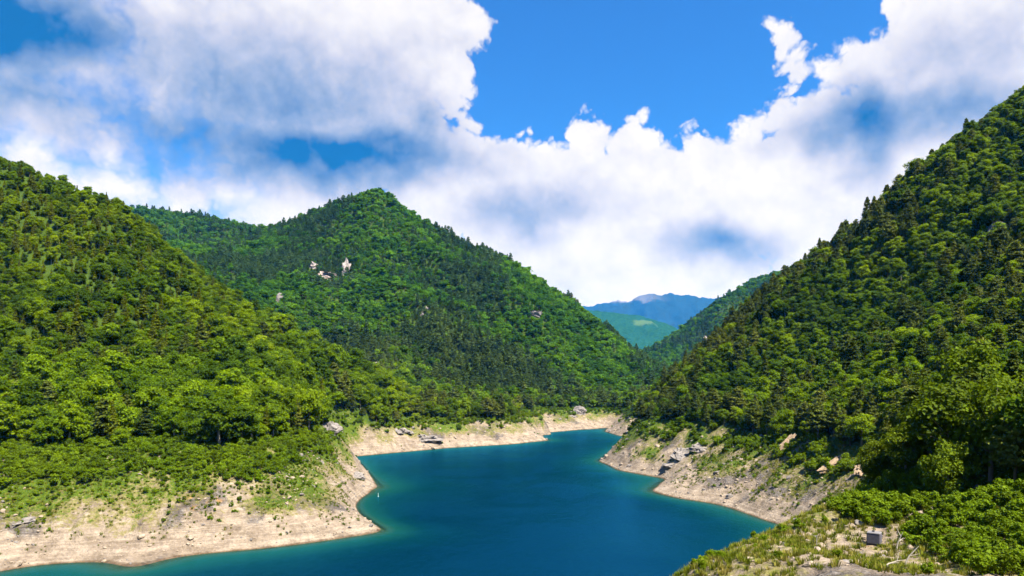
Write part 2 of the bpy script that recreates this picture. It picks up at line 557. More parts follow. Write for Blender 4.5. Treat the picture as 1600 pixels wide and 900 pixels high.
# ------------------------------------------------------------------ materials
def mat_terrain():
    m, g, out = new_mat('terrain_ground')
    geo = g.n.new('ShaderNodeNewGeometry')
    pos = geo.outputs['Position']
    sep = g.add('ShaderNodeSeparateXYZ')
    g._set(sep.inputs[0], pos)
    z = sep.outputs[2]
    att = g.n.new('ShaderNodeAttribute'); att.attribute_name = 'forest'
    fo = att.outputs['Fac']
    gat = g.n.new('ShaderNodeAttribute'); gat.attribute_name = 'green'
    nB = g.noise(pos, 0.045, 5, 0.55)
    nM = g.noise(pos, 0.22, 5, 0.6)
    nF = g.noise(pos, 1.1, 5, 0.65)
    # pale scree
    scree = g.ramp(nM, [(0.25, (0.20, 0.162, 0.125)), (0.42, (0.295, 0.24, 0.188)), (0.6, (0.36, 0.295, 0.235)), (0.8, (0.27, 0.235, 0.205))])
    scree = g.mix(g.maprange(nF, 0.32, 0.62), g.mix(1.0, scree, (0.72, 0.71, 0.71), 'MULTIPLY'), scree)
    # cracked grey rock, stretched along the bedding
    mp = g.n.new('ShaderNodeMapping')
    g._set(mp.inputs['Vector'], pos)
    mp.inputs['Rotation'].default_value = (0.5, 0.2, 0.6)
    mp.inputs['Scale'].default_value = (0.35, 1.3, 1.0)
    vor = g.n.new('ShaderNodeTexVoronoi')
    vor.feature = 'DISTANCE_TO_EDGE'
    g._set(vor.inputs['Vector'], mp.outputs[0])
    vor.inputs['Scale'].default_value = 0.55
    vor.inputs['Detail'].default_value = 2.0
    crack = g.maprange(vor.outputs['Distance'], 0.0, 0.10)
    rock = g.ramp(nF, [(0.25, (0.08, 0.072, 0.072)), (0.5, (0.17, 0.155, 0.15)), (0.75, (0.27, 0.24, 0.22))])
    rock = g.mix(crack, (0.10, 0.085, 0.08), rock)
    rmask = g.maprange(g.math('MULTIPLY_ADD', g.maprange(z, 3, 9), 0.10, nB), 0.63, 0.71)
    rmask = g.math('MULTIPLY', rmask, g.maprange(nF, 0.25, 0.55))
    col = g.mix(rmask, scree, rock)
    strand = g.noise(g.vmath('MULTIPLY', pos, (0.02, 0.02, 1.9)), 1.0, 3, 0.6)
    col = g.mix(g.maprange(strand, 0.40, 0.60), g.mix(1.0, col, (0.78, 0.76, 0.74), 'MULTIPLY'), col)
    peb = g.n.new('ShaderNodeTexVoronoi')
    g._set(peb.inputs['Vector'], pos)
    peb.inputs['Scale'].default_value = 0.9
    peb.inputs['Detail'].default_value = 2.0
    pm = g.maprange(g.noise(pos, 0.16, 4, 0.6), 0.42, 0.62)
    col = g.mix(g.math('MULTIPLY', g.maprange(peb.outputs['Distance'], 0.42, 0.62), g.math('MULTIPLY_ADD', pm, 0.5, 0.08)), col, g.mix(1.0, col, (0.42, 0.39, 0.37), 'MULTIPLY'))
    # ochre soil
    col = g.mix(g.math('MULTIPLY', g.maprange(g.noise(pos, 0.11, 4, 0.5), 0.66, 0.74), g.maprange(z, 6, 12)), col, (0.30, 0.175, 0.075))
    # dry and green grass, more of it higher on the bank
    gn = g.noise(pos, 0.42, 6, 0.78)
    gcov = g.math('ADD', g.math('MULTIPLY', gat.outputs['Fac'], 0.55), gn)
    dry = g.mix(g.maprange(nF, 0.3, 0.7), (0.11, 0.09, 0.035), (0.17, 0.16, 0.035))
    col = g.mix(g.math('MULTIPLY', g.maprange(gcov, 0.66, 0.80), 0.8), col, dry)
    grn = g.mix(g.maprange(nF, 0.3, 0.7), (0.030, 0.060, 0.004), (0.085, 0.120, 0.008))
    col = g.mix(g.maprange(gcov, 0.80, 0.92), col, grn)
    # forest floor
    floor_c = g.mix(nM, (0.022, 0.046, 0.004), (0.055, 0.090, 0.008))
    col = g.mix(fo, col, floor_c)
    # damp rim by the water
    wet = g.maprange(g.math('MULTIPLY_ADD', nM, 0.8, z), 0.45, 1.1)
    col = g.mix(wet, g.mix(1.0, col, (0.50, 0.42, 0.34), 'MULTIPLY'), col)
    b1 = g.n.new('ShaderNodeBump')
    b1.inputs['Strength'].default_value = 0.7
    b1.inputs['Distance'].default_value = 1.8
    hgt = g.math('ADD', g.math('MULTIPLY', nM, 0.9), g.math('MULTIPLY', nF, 0.55))
    hgt = g.math('MULTIPLY_ADD', g.math('MULTIPLY', crack, rmask), 0.5, hgt)
    hgt = g.math('MULTIPLY_ADD', g.noise(pos, 4.0, 3, 0.6), 0.2, hgt)
    g._set(b1.inputs['Height'], hgt)
    bs = g.add('ShaderNodeBsdfPrincipled')
    g._set(bs.inputs['Base Color'], col)
    bs.inputs['Roughness'].default_value = 0.95
    bs.inputs['Specular IOR Level'].default_value = 0.15
    g._set(bs.inputs['Normal'], b1.outputs[0])
    g._set(out.inputs['Surface'], bs.outputs[0])
    return m


def mat_leaf(name, stops, trans, rough=0.55, tvar=0.8):
    m, g, out = new_mat(name)
    oi = g.n.new('ShaderNodeObjectInfo')
    geo = g.n.new('ShaderNodeNewGeometry')
    ln = g.noise(oi.outputs['Location'], 0.016, 2, 0.5)
    f = g.math('MULTIPLY_ADD', oi.outputs['Random'], tvar, g.math('MULTIPLY_ADD', ln, 1.3, -0.52 - 0.5 * (tvar - 0.55)))
    col = g.ramp(f, stops)
    isl = geo.outputs['Random Per Island']
    v = g.math('MULTIPLY_ADD', isl, 0.7, 0.65)
    hsv = g.n.new('ShaderNodeHueSaturation')
    g._set(hsv.inputs['Color'], col)
    g._set(hsv.inputs['Value'], v)
    g._set(hsv.inputs['Hue'], g.math('MULTIPLY_ADD', oi.outputs['Random'], 0.03, 0.470))
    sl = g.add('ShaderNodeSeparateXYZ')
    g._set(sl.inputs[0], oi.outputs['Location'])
    # leaves beyond the lake tinted cooler: aerial haze put into their colour
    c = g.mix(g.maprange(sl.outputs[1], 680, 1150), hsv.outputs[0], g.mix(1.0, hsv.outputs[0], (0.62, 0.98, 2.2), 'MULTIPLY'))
    bs = g.add('ShaderNodeBsdfPrincipled')
    g._set(bs.inputs['Base Color'], c)
    bs.inputs['Roughness'].default_value = rough
    bs.inputs['Specular IOR Level'].default_value = 0.06
    tr = g.n.new('ShaderNodeBsdfTranslucent')
    g._set(tr.inputs['Color'], g.mix(1.0, c, (1.5, 1.45, 0.6), 'MULTIPLY'))
    mx = g.n.new('ShaderNodeMixShader')
    mx.inputs[0].default_value = trans
    g._set(mx.inputs[1], bs.outputs[0])
    g._set(mx.inputs[2], tr.outputs[0])
    g._set(out.inputs['Surface'], mx.outputs[0])
    return m


def mat_simple(name, c0, c1, scale, rough=0.9, bump=0.4, coord='Object', dist=0.05):
    m, g, out = new_mat(name)
    tc = g.n.new('ShaderNodeTexCoord')
    n = g.noise(tc.outputs[coord], scale, 5, 0.6)
    bs = g.add('ShaderNodeBsdfPrincipled')
    g._set(bs.inputs['Base Color'], g.ramp(n, [(0.3, c0), (0.7, c1)]))
    bs.inputs['Roughness'].default_value = rough
    bs.inputs['Specular IOR Level'].default_value = 0.2
    b = g.n.new('ShaderNodeBump')
    b.inputs['Strength'].default_value = bump
    b.inputs['Distance'].default_value = dist
    g._set(b.inputs['Height'], n)
    g._set(bs.inputs['Normal'], b.outputs[0])
    g._set(out.inputs['Surface'], bs.outputs[0])
    return m


M_TERRAIN = mat_terrain()
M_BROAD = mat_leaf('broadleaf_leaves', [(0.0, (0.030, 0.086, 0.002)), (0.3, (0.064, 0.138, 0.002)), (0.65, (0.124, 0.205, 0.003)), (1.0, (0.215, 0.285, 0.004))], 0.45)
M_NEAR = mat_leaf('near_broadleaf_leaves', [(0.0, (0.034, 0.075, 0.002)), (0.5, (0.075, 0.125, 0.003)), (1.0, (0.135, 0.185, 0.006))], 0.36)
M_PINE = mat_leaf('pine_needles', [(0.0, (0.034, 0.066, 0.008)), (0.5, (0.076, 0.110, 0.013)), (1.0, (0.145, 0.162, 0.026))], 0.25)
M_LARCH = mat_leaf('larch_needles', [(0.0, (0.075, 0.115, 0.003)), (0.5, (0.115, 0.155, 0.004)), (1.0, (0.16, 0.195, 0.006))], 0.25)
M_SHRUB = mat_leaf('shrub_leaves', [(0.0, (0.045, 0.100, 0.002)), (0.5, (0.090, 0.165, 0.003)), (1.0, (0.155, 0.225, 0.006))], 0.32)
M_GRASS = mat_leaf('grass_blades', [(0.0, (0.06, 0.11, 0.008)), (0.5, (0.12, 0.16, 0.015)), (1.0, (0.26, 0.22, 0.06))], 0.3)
M_BARK = mat_simple('bark', (0.07, 0.05, 0.035), (0.16, 0.12, 0.09), 6.0)
M_PALEBARK = mat_simple('pale_bark', (0.16, 0.13, 0.10), (0.30, 0.26, 0.22), 6.0)
M_DEADWOOD = mat_simple('bleached_wood', (0.25, 0.22, 0.18), (0.42, 0.38, 0.32), 5.0)
M_ROCK = mat_simple('grey_rock', (0.08, 0.074, 0.074), (0.27, 0.24, 0.225), 0.9, bump=0.8, dist=0.3)
M_PALEROCK = mat_simple('pale_rock', (0.17, 0.135, 0.105), (0.36, 0.29, 0.225), 0.8, bump=0.8, dist=0.3)
M_CLIFF = mat_simple('white_cliff', (0.09, 0.08, 0.08), (0.34, 0.30, 0.285), 0.22, bump=0.8, dist=1.0)
M_CLIFFGREY = mat_simple('grey_cliff', (0.07, 0.065, 0.065), (0.28, 0.25, 0.24), 0.3, bump=0.8, dist=1.0)
M_LEDGE = mat_simple('ledge_rock', (0.15, 0.105, 0.07), (0.34, 0.255, 0.17), 0.7, bump=0.8, dist=0.3)


# ------------------------------------------------------------------ terrain mesh
def build_terrain():
    na, nr = GX.shape
    V = np.stack([GX, GY, GZ], -1).reshape(-1, 3)
    i = np.arange(na - 1)[:, None] * nr + np.arange(nr - 1)[None, :]
    Q = np.stack([i, i + 1, i + nr + 1, i + nr], -1).reshape(-1, 4)[:, ::-1]
    me = mesh_np('terrain', V, Q, [M_TERRAIN], smooth=True)
    fl = forest_line(GX, GY)
    fo = sstep(-3, 3, GZ - fl)
    fo = np.where((GX > 0) & (GY < 150) & (GZ < 60), fo * 0.5, fo)
    a = me.attributes.new('forest', 'FLOAT', 'POINT')
    a.data.foreach_set('value', fo.astype(np.float32).ravel())
    gr = 0.22 * sstep(3, 8, GZ) + 0.34 * sstep(6, 14, GZ) + 0.28 * sstep(15, 24, GZ) + 0.42 * fbm(GX / 24, GY / 24, 77, 3) * sstep(3, 9, GZ)
    fg = (GX > 5) & (GY < 160)
    gr = np.where((GX > 55) & (GY < 560) & ~fg, gr + 0.22 * sstep(0.0, 0.3, fbm(GX / 14, GY / 14, 71, 3)) - 0.10, gr)
    gr = np.where(fg, 0.36 + 0.25 * sstep(105, 135, GY + 0.3 * GX) + 0.3 * fbm(GX / 16, GY / 16, 78, 3), gr)
    a = me.attributes.new('green', 'FLOAT', 'POINT')
    a.data.foreach_set('value', gr.astype(np.float32).ravel())
    link('terrain', me, kind='structure')


build_terrain()


# ------------------------------------------------------------------ lake
def build_lake():
    m, g, out = new_mat('lake_water')
    geo = g.n.new('ShaderNodeNewGeometry')
    pos = geo.outputs['Position']
    att = g.n.new('ShaderNodeAttribute'); att.attribute_name = 'depth'
    dep = att.outputs['Fac']
    col = g.ramp(g.maprange(dep, 0.0, 14.0, smooth=False), [(0.0, (0.02, 0.055, 0.038)), (0.22, (0.003, 0.042, 0.038)), (0.6, (0.0004, 0.020, 0.033)), (1.0, (0.0002, 0.0135, 0.031))])
    mp = g.n.new('ShaderNodeMapping')
    g._set(mp.inputs['Vector'], pos)
    mp.inputs['Scale'].default_value = (1.0, 0.55, 1.0)
    mp.inputs['Rotation'].default_value = (0, 0, 0.5)
    n1 = g.noise(mp.outputs[0], 0.35, 4, 0.6, 0.4)
    n2 = g.noise(mp.outputs[0], 1.6, 3, 0.6, 0.2)
    gust = g.maprange(g.noise(pos, 0.012, 3, 0.5, 0.6), 0.4, 0.65, 0.6, 1.0)
    b = g.n.new('ShaderNodeBump')
    b.inputs['Distance'].default_value = 0.35
    g._set(b.inputs['Strength'], g.math('MULTIPLY', gust, 0.9))
    g._set(b.inputs['Height'], g.math('MULTIPLY_ADD', n2, 0.35, n1))
    df = g.n.new('ShaderNodeBsdfDiffuse')
    g._set(df.inputs['Color'], col)
    gl = g.n.new('ShaderNodeBsdfGlossy')
    gl.inputs['Color'].default_value = (0.05, 0.50, 1.0, 1)
    g._set(gl.inputs['Roughness'], g.maprange(g.noise(pos, 0.03, 4, 0.6, 0.8), 0.38, 0.62, 0.12, 0.22))
    g._set(gl.inputs['Normal'], b.outputs[0])
    fr = g.n.new('ShaderNodeFresnel')
    fr.inputs['IOR'].default_value = 1.33
    g._set(fr.inputs['Normal'], b.outputs[0])
    bs = g.n.new('ShaderNodeMixShader')
    g._set(bs.inputs[0], g.math('MULTIPLY', fr.outputs[0], 0.62))
    g._set(bs.inputs[1], df.outputs[0])
    g._set(bs.inputs[2], gl.outputs[0])
    tr = g.n.new('ShaderNodeBsdfTransparent')
    tr.inputs[0].default_value = (0.55, 0.85, 0.80, 1)
    mx = g.n.new('ShaderNodeMixShader')
    g._set(mx.inputs[0], g.maprange(dep, 0.0, 1.6, 0.25, 1.0))
    g._set(mx.inputs[1], tr.outputs[0])
    g._set(mx.inputs[2], bs.outputs[0])
    g._set(out.inputs['Surface'], mx.outputs[0])
    na, nr = GX.shape
    wet = GZ < 1.0
    f = wet[:-1, :-1] | wet[1:, :-1] | wet[:-1, 1:] | wet[1:, 1:]
    i = (np.arange(na - 1)[:, None] * nr + np.arange(nr - 1)[None, :])[f]
    Q = np.stack([i, i + 1, i + nr + 1, i + nr], -1)[:, ::-1]
    used, inv = np.unique(Q, return_inverse=True)
    Q = inv.reshape(Q.shape)
    V = np.stack([GX.ravel()[used], GY.ravel()[used], np.zeros(len(used))], -1)
    me = mesh_np('lake', V, Q, [m], smooth=True)
    a = me.attributes.new('depth', 'FLOAT', 'POINT')
    a.data.foreach_set('value', np.maximum(0, -GZ.ravel()[used]).astype(np.float32))
    link('lake_water', me, kind='structure')


build_lake()


# ------------------------------------------------------------------ far mountains
def heightfield(name, x0, x1, nx, y0, y1, ny, fn, mat):
    xs, ys = np.linspace(x0, x1, nx), np.linspace(y0, y1, ny)
    X, Y = np.meshgrid(xs, ys, indexing='ij')
    Z = fn(X, Y)
    i = np.arange(nx - 1)[:, None] * ny + np.arange(ny - 1)[None, :]
    Q = np.stack([i, i + ny, i + ny + 1, i + 1], -1).reshape(-1, 4)
    me = mesh_np(name, np.stack([X, Y, Z], -1).reshape(-1, 3), Q, [mat], smooth=True)
    return link(name, me, kind='structure')


def mat_far(name, c0, c1, rockz=None, meadow=None):
    m, g, out = new_mat(name)
    geo = g.n.new('ShaderNodeNewGeometry')
    pos = geo.outputs['Position']
    n = g.noise(pos, 0.03, 6, 0.65)
    col = g.ramp(n, [(0.3, c0), (0.7, c1)])
    sep = g.add('ShaderNodeSeparateXYZ'); g._set(sep.inputs[0], pos)
    if rockz:
        sn = g.add('ShaderNodeSeparateXYZ'); g._set(sn.inputs[0], geo.outputs['Normal'])
        steep = g.math('MULTIPLY_ADD', g.noise(pos, 0.0028, 5, 0.6), 420.0, sep.outputs[2])
        k = g.math('MULTIPLY', g.maprange(steep, rockz, rockz + 120), g.maprange(sep.outputs[0], 4600, 3300))
        col = g.mix(k, col, (0.10, 0.095, 0.105))
    if meadow:
        v = g.vmath('MULTIPLY_ADD', pos, (1 / meadow[3], 1 / meadow[4], 0.0), (-meadow[0] / meadow[3], -meadow[1] / meadow[4], 0.0))
        L = g.math('ADD', g.vmath('LENGTH', v, out=1), g.math('MULTIPLY', g.noise(pos, 0.02, 4, 0.6), 1.2))
        col = g.mix(g.math('MULTIPLY', g.maprange(L, 1.7, 1.0), 0.7), col, (0.075, 0.13, 0.05))
    bs = g.add('ShaderNodeBsdfPrincipled')
    g._set(bs.inputs['Base Color'], col)
    bs.inputs['Roughness'].default_value = 1.0
    bs.inputs['Specular IOR Level'].default_value = 0.0
    b = g.n.new('ShaderNodeBump')
    b.inputs['Strength'].default_value = 1.0
    b.inputs['Distance'].default_value = 14.0
    g._set(b.inputs['Height'], n)
    g._set(bs.inputs['Normal'], b.outputs[0])
    g._set(out.inputs['Surface'], bs.outputs[0])
    return m


def far_ridge(pts, d):
    xs = np.array([(p[0] - 800) / F * d for p in pts])
    zs = np.array([CAM_H + (HY - p[1]) / F * d for p in pts])
    return xs, zs


def build_far():
    D1 = 20000.0
    xs, zs = far_ridge([(-400, 420), (300, 440), (700, 470), (880, 482), (925, 480), (945, 474), (965, 471), (980, 473), (1000, 463), (1015, 461), (1035, 464), (1048, 460), (1060, 464), (1080, 463), (1095, 467), (1120, 468), (1200, 460), (1500, 430), (2200, 400)], D1)

    def f1(X, Y):
        top = np.interp(X, xs, zs) + 42 * ridged(X / 520, X * 0 + 3.7, 97, 4) - 20
        dy = np.abs(Y - D1)
        z = top - 0.62 * dy
        r = ridged(X / 1400, Y / 2200, 91, 5)
        return z + (r - 0.5) * 180 * sstep(40, 1300, dy) + 26 * ridged(X / 200, Y / 200, 92, 3)
    heightfield('mountain_range', -9600, 16000, 460, 16000, 24000, 170, f1, mat_far('mountain_range', (0.006, 0.014, 0.012), (0.016, 0.028, 0.018), rockz=2340))
    D2 = 8000.0
    xs2, zs2 = far_ridge([(600, 480), (850, 478), (930, 486), (975, 491), (1000, 494), (1040, 506), (1070, 520), (1120, 540), (1250, 560), (1500, 520)], D2)

    def f2(X, Y):
        top = np.interp(X, xs2, zs2)
        dy = np.abs(Y - D2)
        z = top - 0.42 * dy
        return z + (ridged(X / 530, Y / 680, 95, 4) - 0.4) * 52 * sstep(20, 400, dy) + 9 * ridged(X / 50, Y / 50, 96, 2)
    heightfield('wooded_hill', -1850, 5300, 300, 6600, 9700, 130, f2, mat_far('wooded_hill', (0.006, 0.035, 0.016), (0.016, 0.065, 0.026), meadow=(1450, 7700, 0, 150, 90)))


build_far()


# ------------------------------------------------------------------ plants: shared forms
def rand_unit(n, r=rng):
    v = r.normal(size=(n, 3))
    return v / np.linalg.norm(v, axis=1)[:, None]


def quads_from(pos, nrm, size, r, aspect=0.75):
    """small pointed leaf sprays: a rhombus per leaf clump"""
    n = len(pos)
    t = np.cross(nrm, rand_unit(n, r))
    t /= np.linalg.norm(t, axis=1)[:, None] + 1e-9
    b = np.cross(nrm, t)
    s = size[:, None]
    v = np.stack([pos - t * s, pos - b * s * aspect + nrm * s * 0.15, pos + t * s, pos + b * s * aspect + nrm * s * 0.15], 1)
    return v.reshape(-1, 3), np.arange(4 * n).reshape(-1, 4)


def tube(path, radii, sides=6):
    V, Q = [], []
    path = [Vector(p) for p in path]
    for k, (p, r) in enumerate(zip(path, radii)):
        dirv = (path[min(k + 1, len(path) - 1)] - path[max(k - 1, 0)]).normalized()
        up = Vector((1, 0, 0)) if abs(dirv.x) < 0.8 else Vector((0, 1, 0))
        u = dirv.cross(up).normalized(); w = dirv.cross(u)
        for s in range(sides):
            a = 2 * math.pi * s / sides
            V.append(p + (u * math.cos(a) + w * math.sin(a)) * r)
    for k in range(len(path) - 1):
        for s in range(sides):
            a, b = k * sides + s, k * sides + (s + 1) % sides
            Q.append((a, b, b + sides, a + sides))
    return np.array([tuple(v) for v in V]), np.array(Q)


def cat(parts):
    V, Q, o = [], [], 0
    for v, q in parts:
        V.append(v); Q.append(q + o); o += len(v)
    return np.concatenate(V), np.concatenate(Q)


def form_broad(seed, H, R, leaf=0.36, ncl=52, nlf=110, low=0.12, under=-0.75):
    r = np.random.default_rng(seed)
    trunk = []
    lean = r.normal(size=2) * 0.25
    path = [(0, 0, -1.2), (0, 0, 0.3), (lean[0] * .4, lean[1] * .4, H * .25), (lean[0], lean[1], H * .5), (lean[0] * 1.3, lean[1] * 1.3, H * .8)]
    tr = 0.020 * H + 0.05
    trunk.append(tube(path, [tr * 1.5, tr * 1.15, tr * .9, tr * .6, tr * .15], 7))
    P_, N_, S_ = [], [], []
    cz, rz = H * (0.5 + low / 2), H * (0.5 - low / 2)
    cents = []
    for k in range(ncl):
        d = rand_unit(1, r)[0]
        if d[2] < under:
            d[2] *= -0.6
            d /= np.linalg.norm(d)
        f = r.uniform(0.45, 0.92) if k > 5 else r.uniform(0.1, 0.4)
        wob = 1 + 0.22 * math.sin(3 * math.atan2(d[1], d[0]) + seed)
        c = np.array([d[0] * R * f * wob + lean[0], d[1] * R * f * wob + lean[1], cz + d[2] * rz * f])
        rc = R * r.uniform(0.20, 0.42)
        cents.append(c)
        n = int(nlf * (rc / (R * .35)) ** 2)
        dd = rand_unit(n, r)
        dd[:, 2] = np.abs(dd[:, 2]) * np.where(r.random(n) < 0.8, 1, -0.6)
        rad = rc * (0.45 + 0.7 * r.random(n))[:, None]
        P_.append(c + dd * rad * np.array([1.08, 1.08, 0.85]))
        nn = dd * 0.8 + rand_unit(n, r) * 0.65 + np.array([0, 0, 0.35])
        N_.append(nn / np.linalg.norm(nn, axis=1)[:, None])
        S_.append(leaf * r.uniform(0.6, 1.35, n))
    for c in cents[::4]:
        z0 = H * r.uniform(0.22, 0.5)
        trunk.append(tube([(lean[0] * z0 / H, lean[1] * z0 / H, z0), (c[0] * .5, c[1] * .5, (z0 + c[2]) / 2 + .2), tuple(c)], [tr * .45, tr * .28, tr * .08], 5))
    crown = quads_from(np.concatenate(P_), np.concatenate(N_), np.concatenate(S_), r)
    return cat(trunk), crown


def form_pine(seed, H, R, leaf=0.46, base=0.28, nb=52, nl=70, dome=0.6):
    r = np.random.default_rng(seed)
    bend = r.normal(size=2) * 0.35
    path = [(0, 0, -1.5), (0, 0, 0.3), (bend[0] * .5, bend[1] * .5, H * .4), (bend[0], bend[1], H * .75), (bend[0] * .8, bend[1] * .8, H * .98)]
    tr = 0.017 * H + 0.06
    trunk = [tube(path, [tr * 1.4, tr * 1.1, tr * .85, tr * .5, tr * .1], 7)]
    P_, N_, S_ = [], [], []
    for k in range(nb):
        t = base + (1 - base) * ((k + r.random()) / nb)
        z = H * t
        u = (t - base) / (1 - base)
        prof = (1 - u) ** dome * min(1.0, 0.45 + 3.0 * u)
        L = R * max(0.12, prof) * r.uniform(0.6, 1.1)
        a = k * 2.4 + r.uniform(-.5, .5)
        ca, sa = math.cos(a), math.sin(a)
        bx, by = bend[0] * t, bend[1] * t
        rise = L * r.uniform(-0.05, 0.22)
        if k % 2 == 0:
            trunk.append(tube([(bx, by, z - .25), (bx + ca * L * .8, by + sa * L * .8, z + rise * .8)], [tr * .22, tr * .06], 4))
        n = max(8, int(nl * (0.35 + L / R)))
        s = r.random(n) ** 0.6
        lat = r.normal(size=n) * L * 0.20 * (0.4 + s)
        pz = z + rise * s + r.normal(size=n) * 0.16 + 0.15
        P_.append(np.stack([bx + ca * L * s - sa * lat, by + sa * L * s + ca * lat, pz], 1))
        nn = np.array([ca * .35, sa * .35, 0.9]) + rand_unit(n, r) * 0.75
        N_.append(nn / np.linalg.norm(nn, axis=1)[:, None])
        S_.append(leaf * r.uniform(0.55, 1.25, n))
    crown = quads_from(np.concatenate(P_), np.concatenate(N_), np.concatenate(S_), r, 0.5)
    return cat(trunk), crown


def form_shrub(seed, H, R, leaf=0.18, ncl=14, nlf=110):
    r = np.random.default_rng(seed)
    P_, N_, S_, st = [], [], [], []
    for k in range(ncl):
        a, q = r.uniform(0, 6.28), math.sqrt(r.random()) * R * 0.75
        hh = H * r.uniform(0.25, 0.95) * (1 - 0.3 * (q / R) ** 2)
        c = np.array([math.cos(a) * q, math.sin(a) * q, hh])
        rc = R * r.uniform(0.18, 0.45)
        n = nlf
        dd = rand_unit(n, r)
        dd[:, 2] = np.abs(dd[:, 2]) * np.where(r.random(n) < 0.7, 1, -1)
        P_.append(c + dd * rc * (0.5 + 0.6 * r.random(n))[:, None] * np.array([1, 1, min(1.0, 0.9 * H / R)]))
        nn = dd * .7 + rand_unit(n, r) * .7 + np.array([0, 0, .4])
        N_.append(nn / np.linalg.norm(nn, axis=1)[:, None])
        S_.append(leaf * r.uniform(.6, 1.4, n))
        if k % 2 == 0:
            st.append(tube([(0, 0, -0.5), (c[0] * .5, c[1] * .5, hh * .5), tuple(c)], [.06, .045, .015], 4))
    Pp = np.concatenate(P_)
    Pp[:, 2] = np.maximum(Pp[:, 2], 0.05)
    return cat(st), quads_from(Pp, np.concatenate(N_), np.concatenate(S_), r)


def form_tuft(seed, H, n=26):
    r = np.random.default_rng(seed)
    V, Q = [], []
    for k in range(n):
        a = r.uniform(0, 6.28); q = r.random() * 0.45
        o = np.array([math.cos(a) * q, math.sin(a) * q, -0.1])
        out = np.array([math.cos(a), math.sin(a), 0]) * r.uniform(0.1, 0.5) * H
        s = np.array([-math.sin(a), math.cos(a), 0]) * 0.07
        h = np.array([0, 0, H * r.uniform(0.6, 1.1)])
        V += [o - s, o + s, o + out + h + s * .2, o + out + h - s * .2]
        Q.append((4 * k, 4 * k + 1, 4 * k + 2, 4 * k + 3))
    return np.array(V), np.array(Q)


class Form:
    """trunk and crown meshes for single trees, and one joined mesh for the mass of the wood"""
    def __init__(self, name, tc, leafmat, bark, h, r):
        (tv, tq), (cv, cq) = tc
        self.h, self.r = h, r
        self.trunk = mesh_np(name + '_trunk', tv, tq, [bark], smooth=True)
        self.crown = mesh_np(name + '_crown', cv, cq, [leafmat])
        jv, jq = cat([(tv, tq), (cv, cq)])
        self.joined = mesh_np(name, jv, jq, [bark, leafmat], mat_idx=np.concatenate([np.zeros(len(tq)), np.ones(len(cq))]))


BROAD = [Form('broadleaf_form', form_broad(100 + i, H, R), M_BROAD, M_PALEBARK if i % 2 else M_BARK, H, R) for i, (H, R) in enumerate([(12.5, 4.8), (14.5, 4.3), (10.5, 4.7), (13.5, 5.4), (12.5, 3.6), (15.5, 4.6)])]
PINE = [Form('pine_form', form_pine(200 + i, H, R, dome=dm, base=bs), M_PINE, M_BARK, H, R) for i, (H, R, dm, bs) in enumerate([(13.5, 4.2, .5, .2), (14.5, 3.9, .6, .22), (12.0, 4.5, .4, .28), (14.0, 4.7, .45, .18), (11.5, 3.9, .42, .22)])]
BROAD_NEAR = [Form('near_broadleaf_form', form_broad(170 + i, H, R, leaf=0.34, ncl=80, nlf=100, low=0.10, under=-0.9), M_NEAR, M_PALEBARK, H, R) for i, (H, R) in enumerate([(15, 6.6), (16, 6.2), (14, 6.0)])]
FAR_BROAD = [Form('far_broadleaf_form', form_broad(150 + i, H, R, leaf=0.75, ncl=28, nlf=36), M_BROAD, M_BARK, H, R) for i, (H, R) in enumerate([(12.5, 5.2), (14.5, 5.0), (11.0, 4.8), (13.5, 5.8), (12.0, 4.4), (15.5, 5.6)])]
FAR_PINE = [Form('far_pine_form', form_pine(250 + i, H, R, leaf=0.8, nb=30, nl=24, dome=dm, base=bs), M_PINE, M_BARK, H, R) for i, (H, R, dm, bs) in enumerate([(13.5, 4.2, .5, .2), (14.5, 3.9, .6, .22), (12.0, 4.5, .4, .28), (14.0, 4.7, .45, .18), (11.5, 3.9, .42, .22)])]
LARCH = [Form('larch_form', form_pine(300 + i, H, R, dome=1.0, base=.1, nb=56), M_LARCH, M_BARK, H, R) for i, (H, R) in enumerate([(15.0, 3.3), (13.0, 3.0)])]
SHRUB = [Form('shrub_form', form_shrub(400 + i, H, R), M_SHRUB, M_BARK, H, R) for i, (H, R) in enumerate([(2.6, 2.0), (2.0, 1.9), (3.6, 1.9), (1.5, 1.7), (3.0, 2.4), (4.2, 1.6)])]


# ------------------------------------------------------------------ where everything grows
def jitter_grid(x0, x1, y0, y1, s):
    nx, ny = int((x1 - x0) / s), int((y1 - y0) / s)
    X, Y = np.meshgrid(np.arange(nx), np.arange(ny), indexing='ij')
    X = X + 0.5 * (Y % 2)
    x = x0 + (X + rng.uniform(-.36, .36, X.shape)) * s
    y = y0 + (Y + rng.uniform(-.36, .36, X.shape)) * s
    return x.ravel(), y.ravel()


def in_view(x, y, margin=90):
    px = 800 + F * x / np.maximum(y, 1)
    return (y > 30) & (px > -margin - 2000 / np.maximum(y, 1) * 20) & (px < 1600 + margin + 2000 / np.maximum(y, 1) * 20)


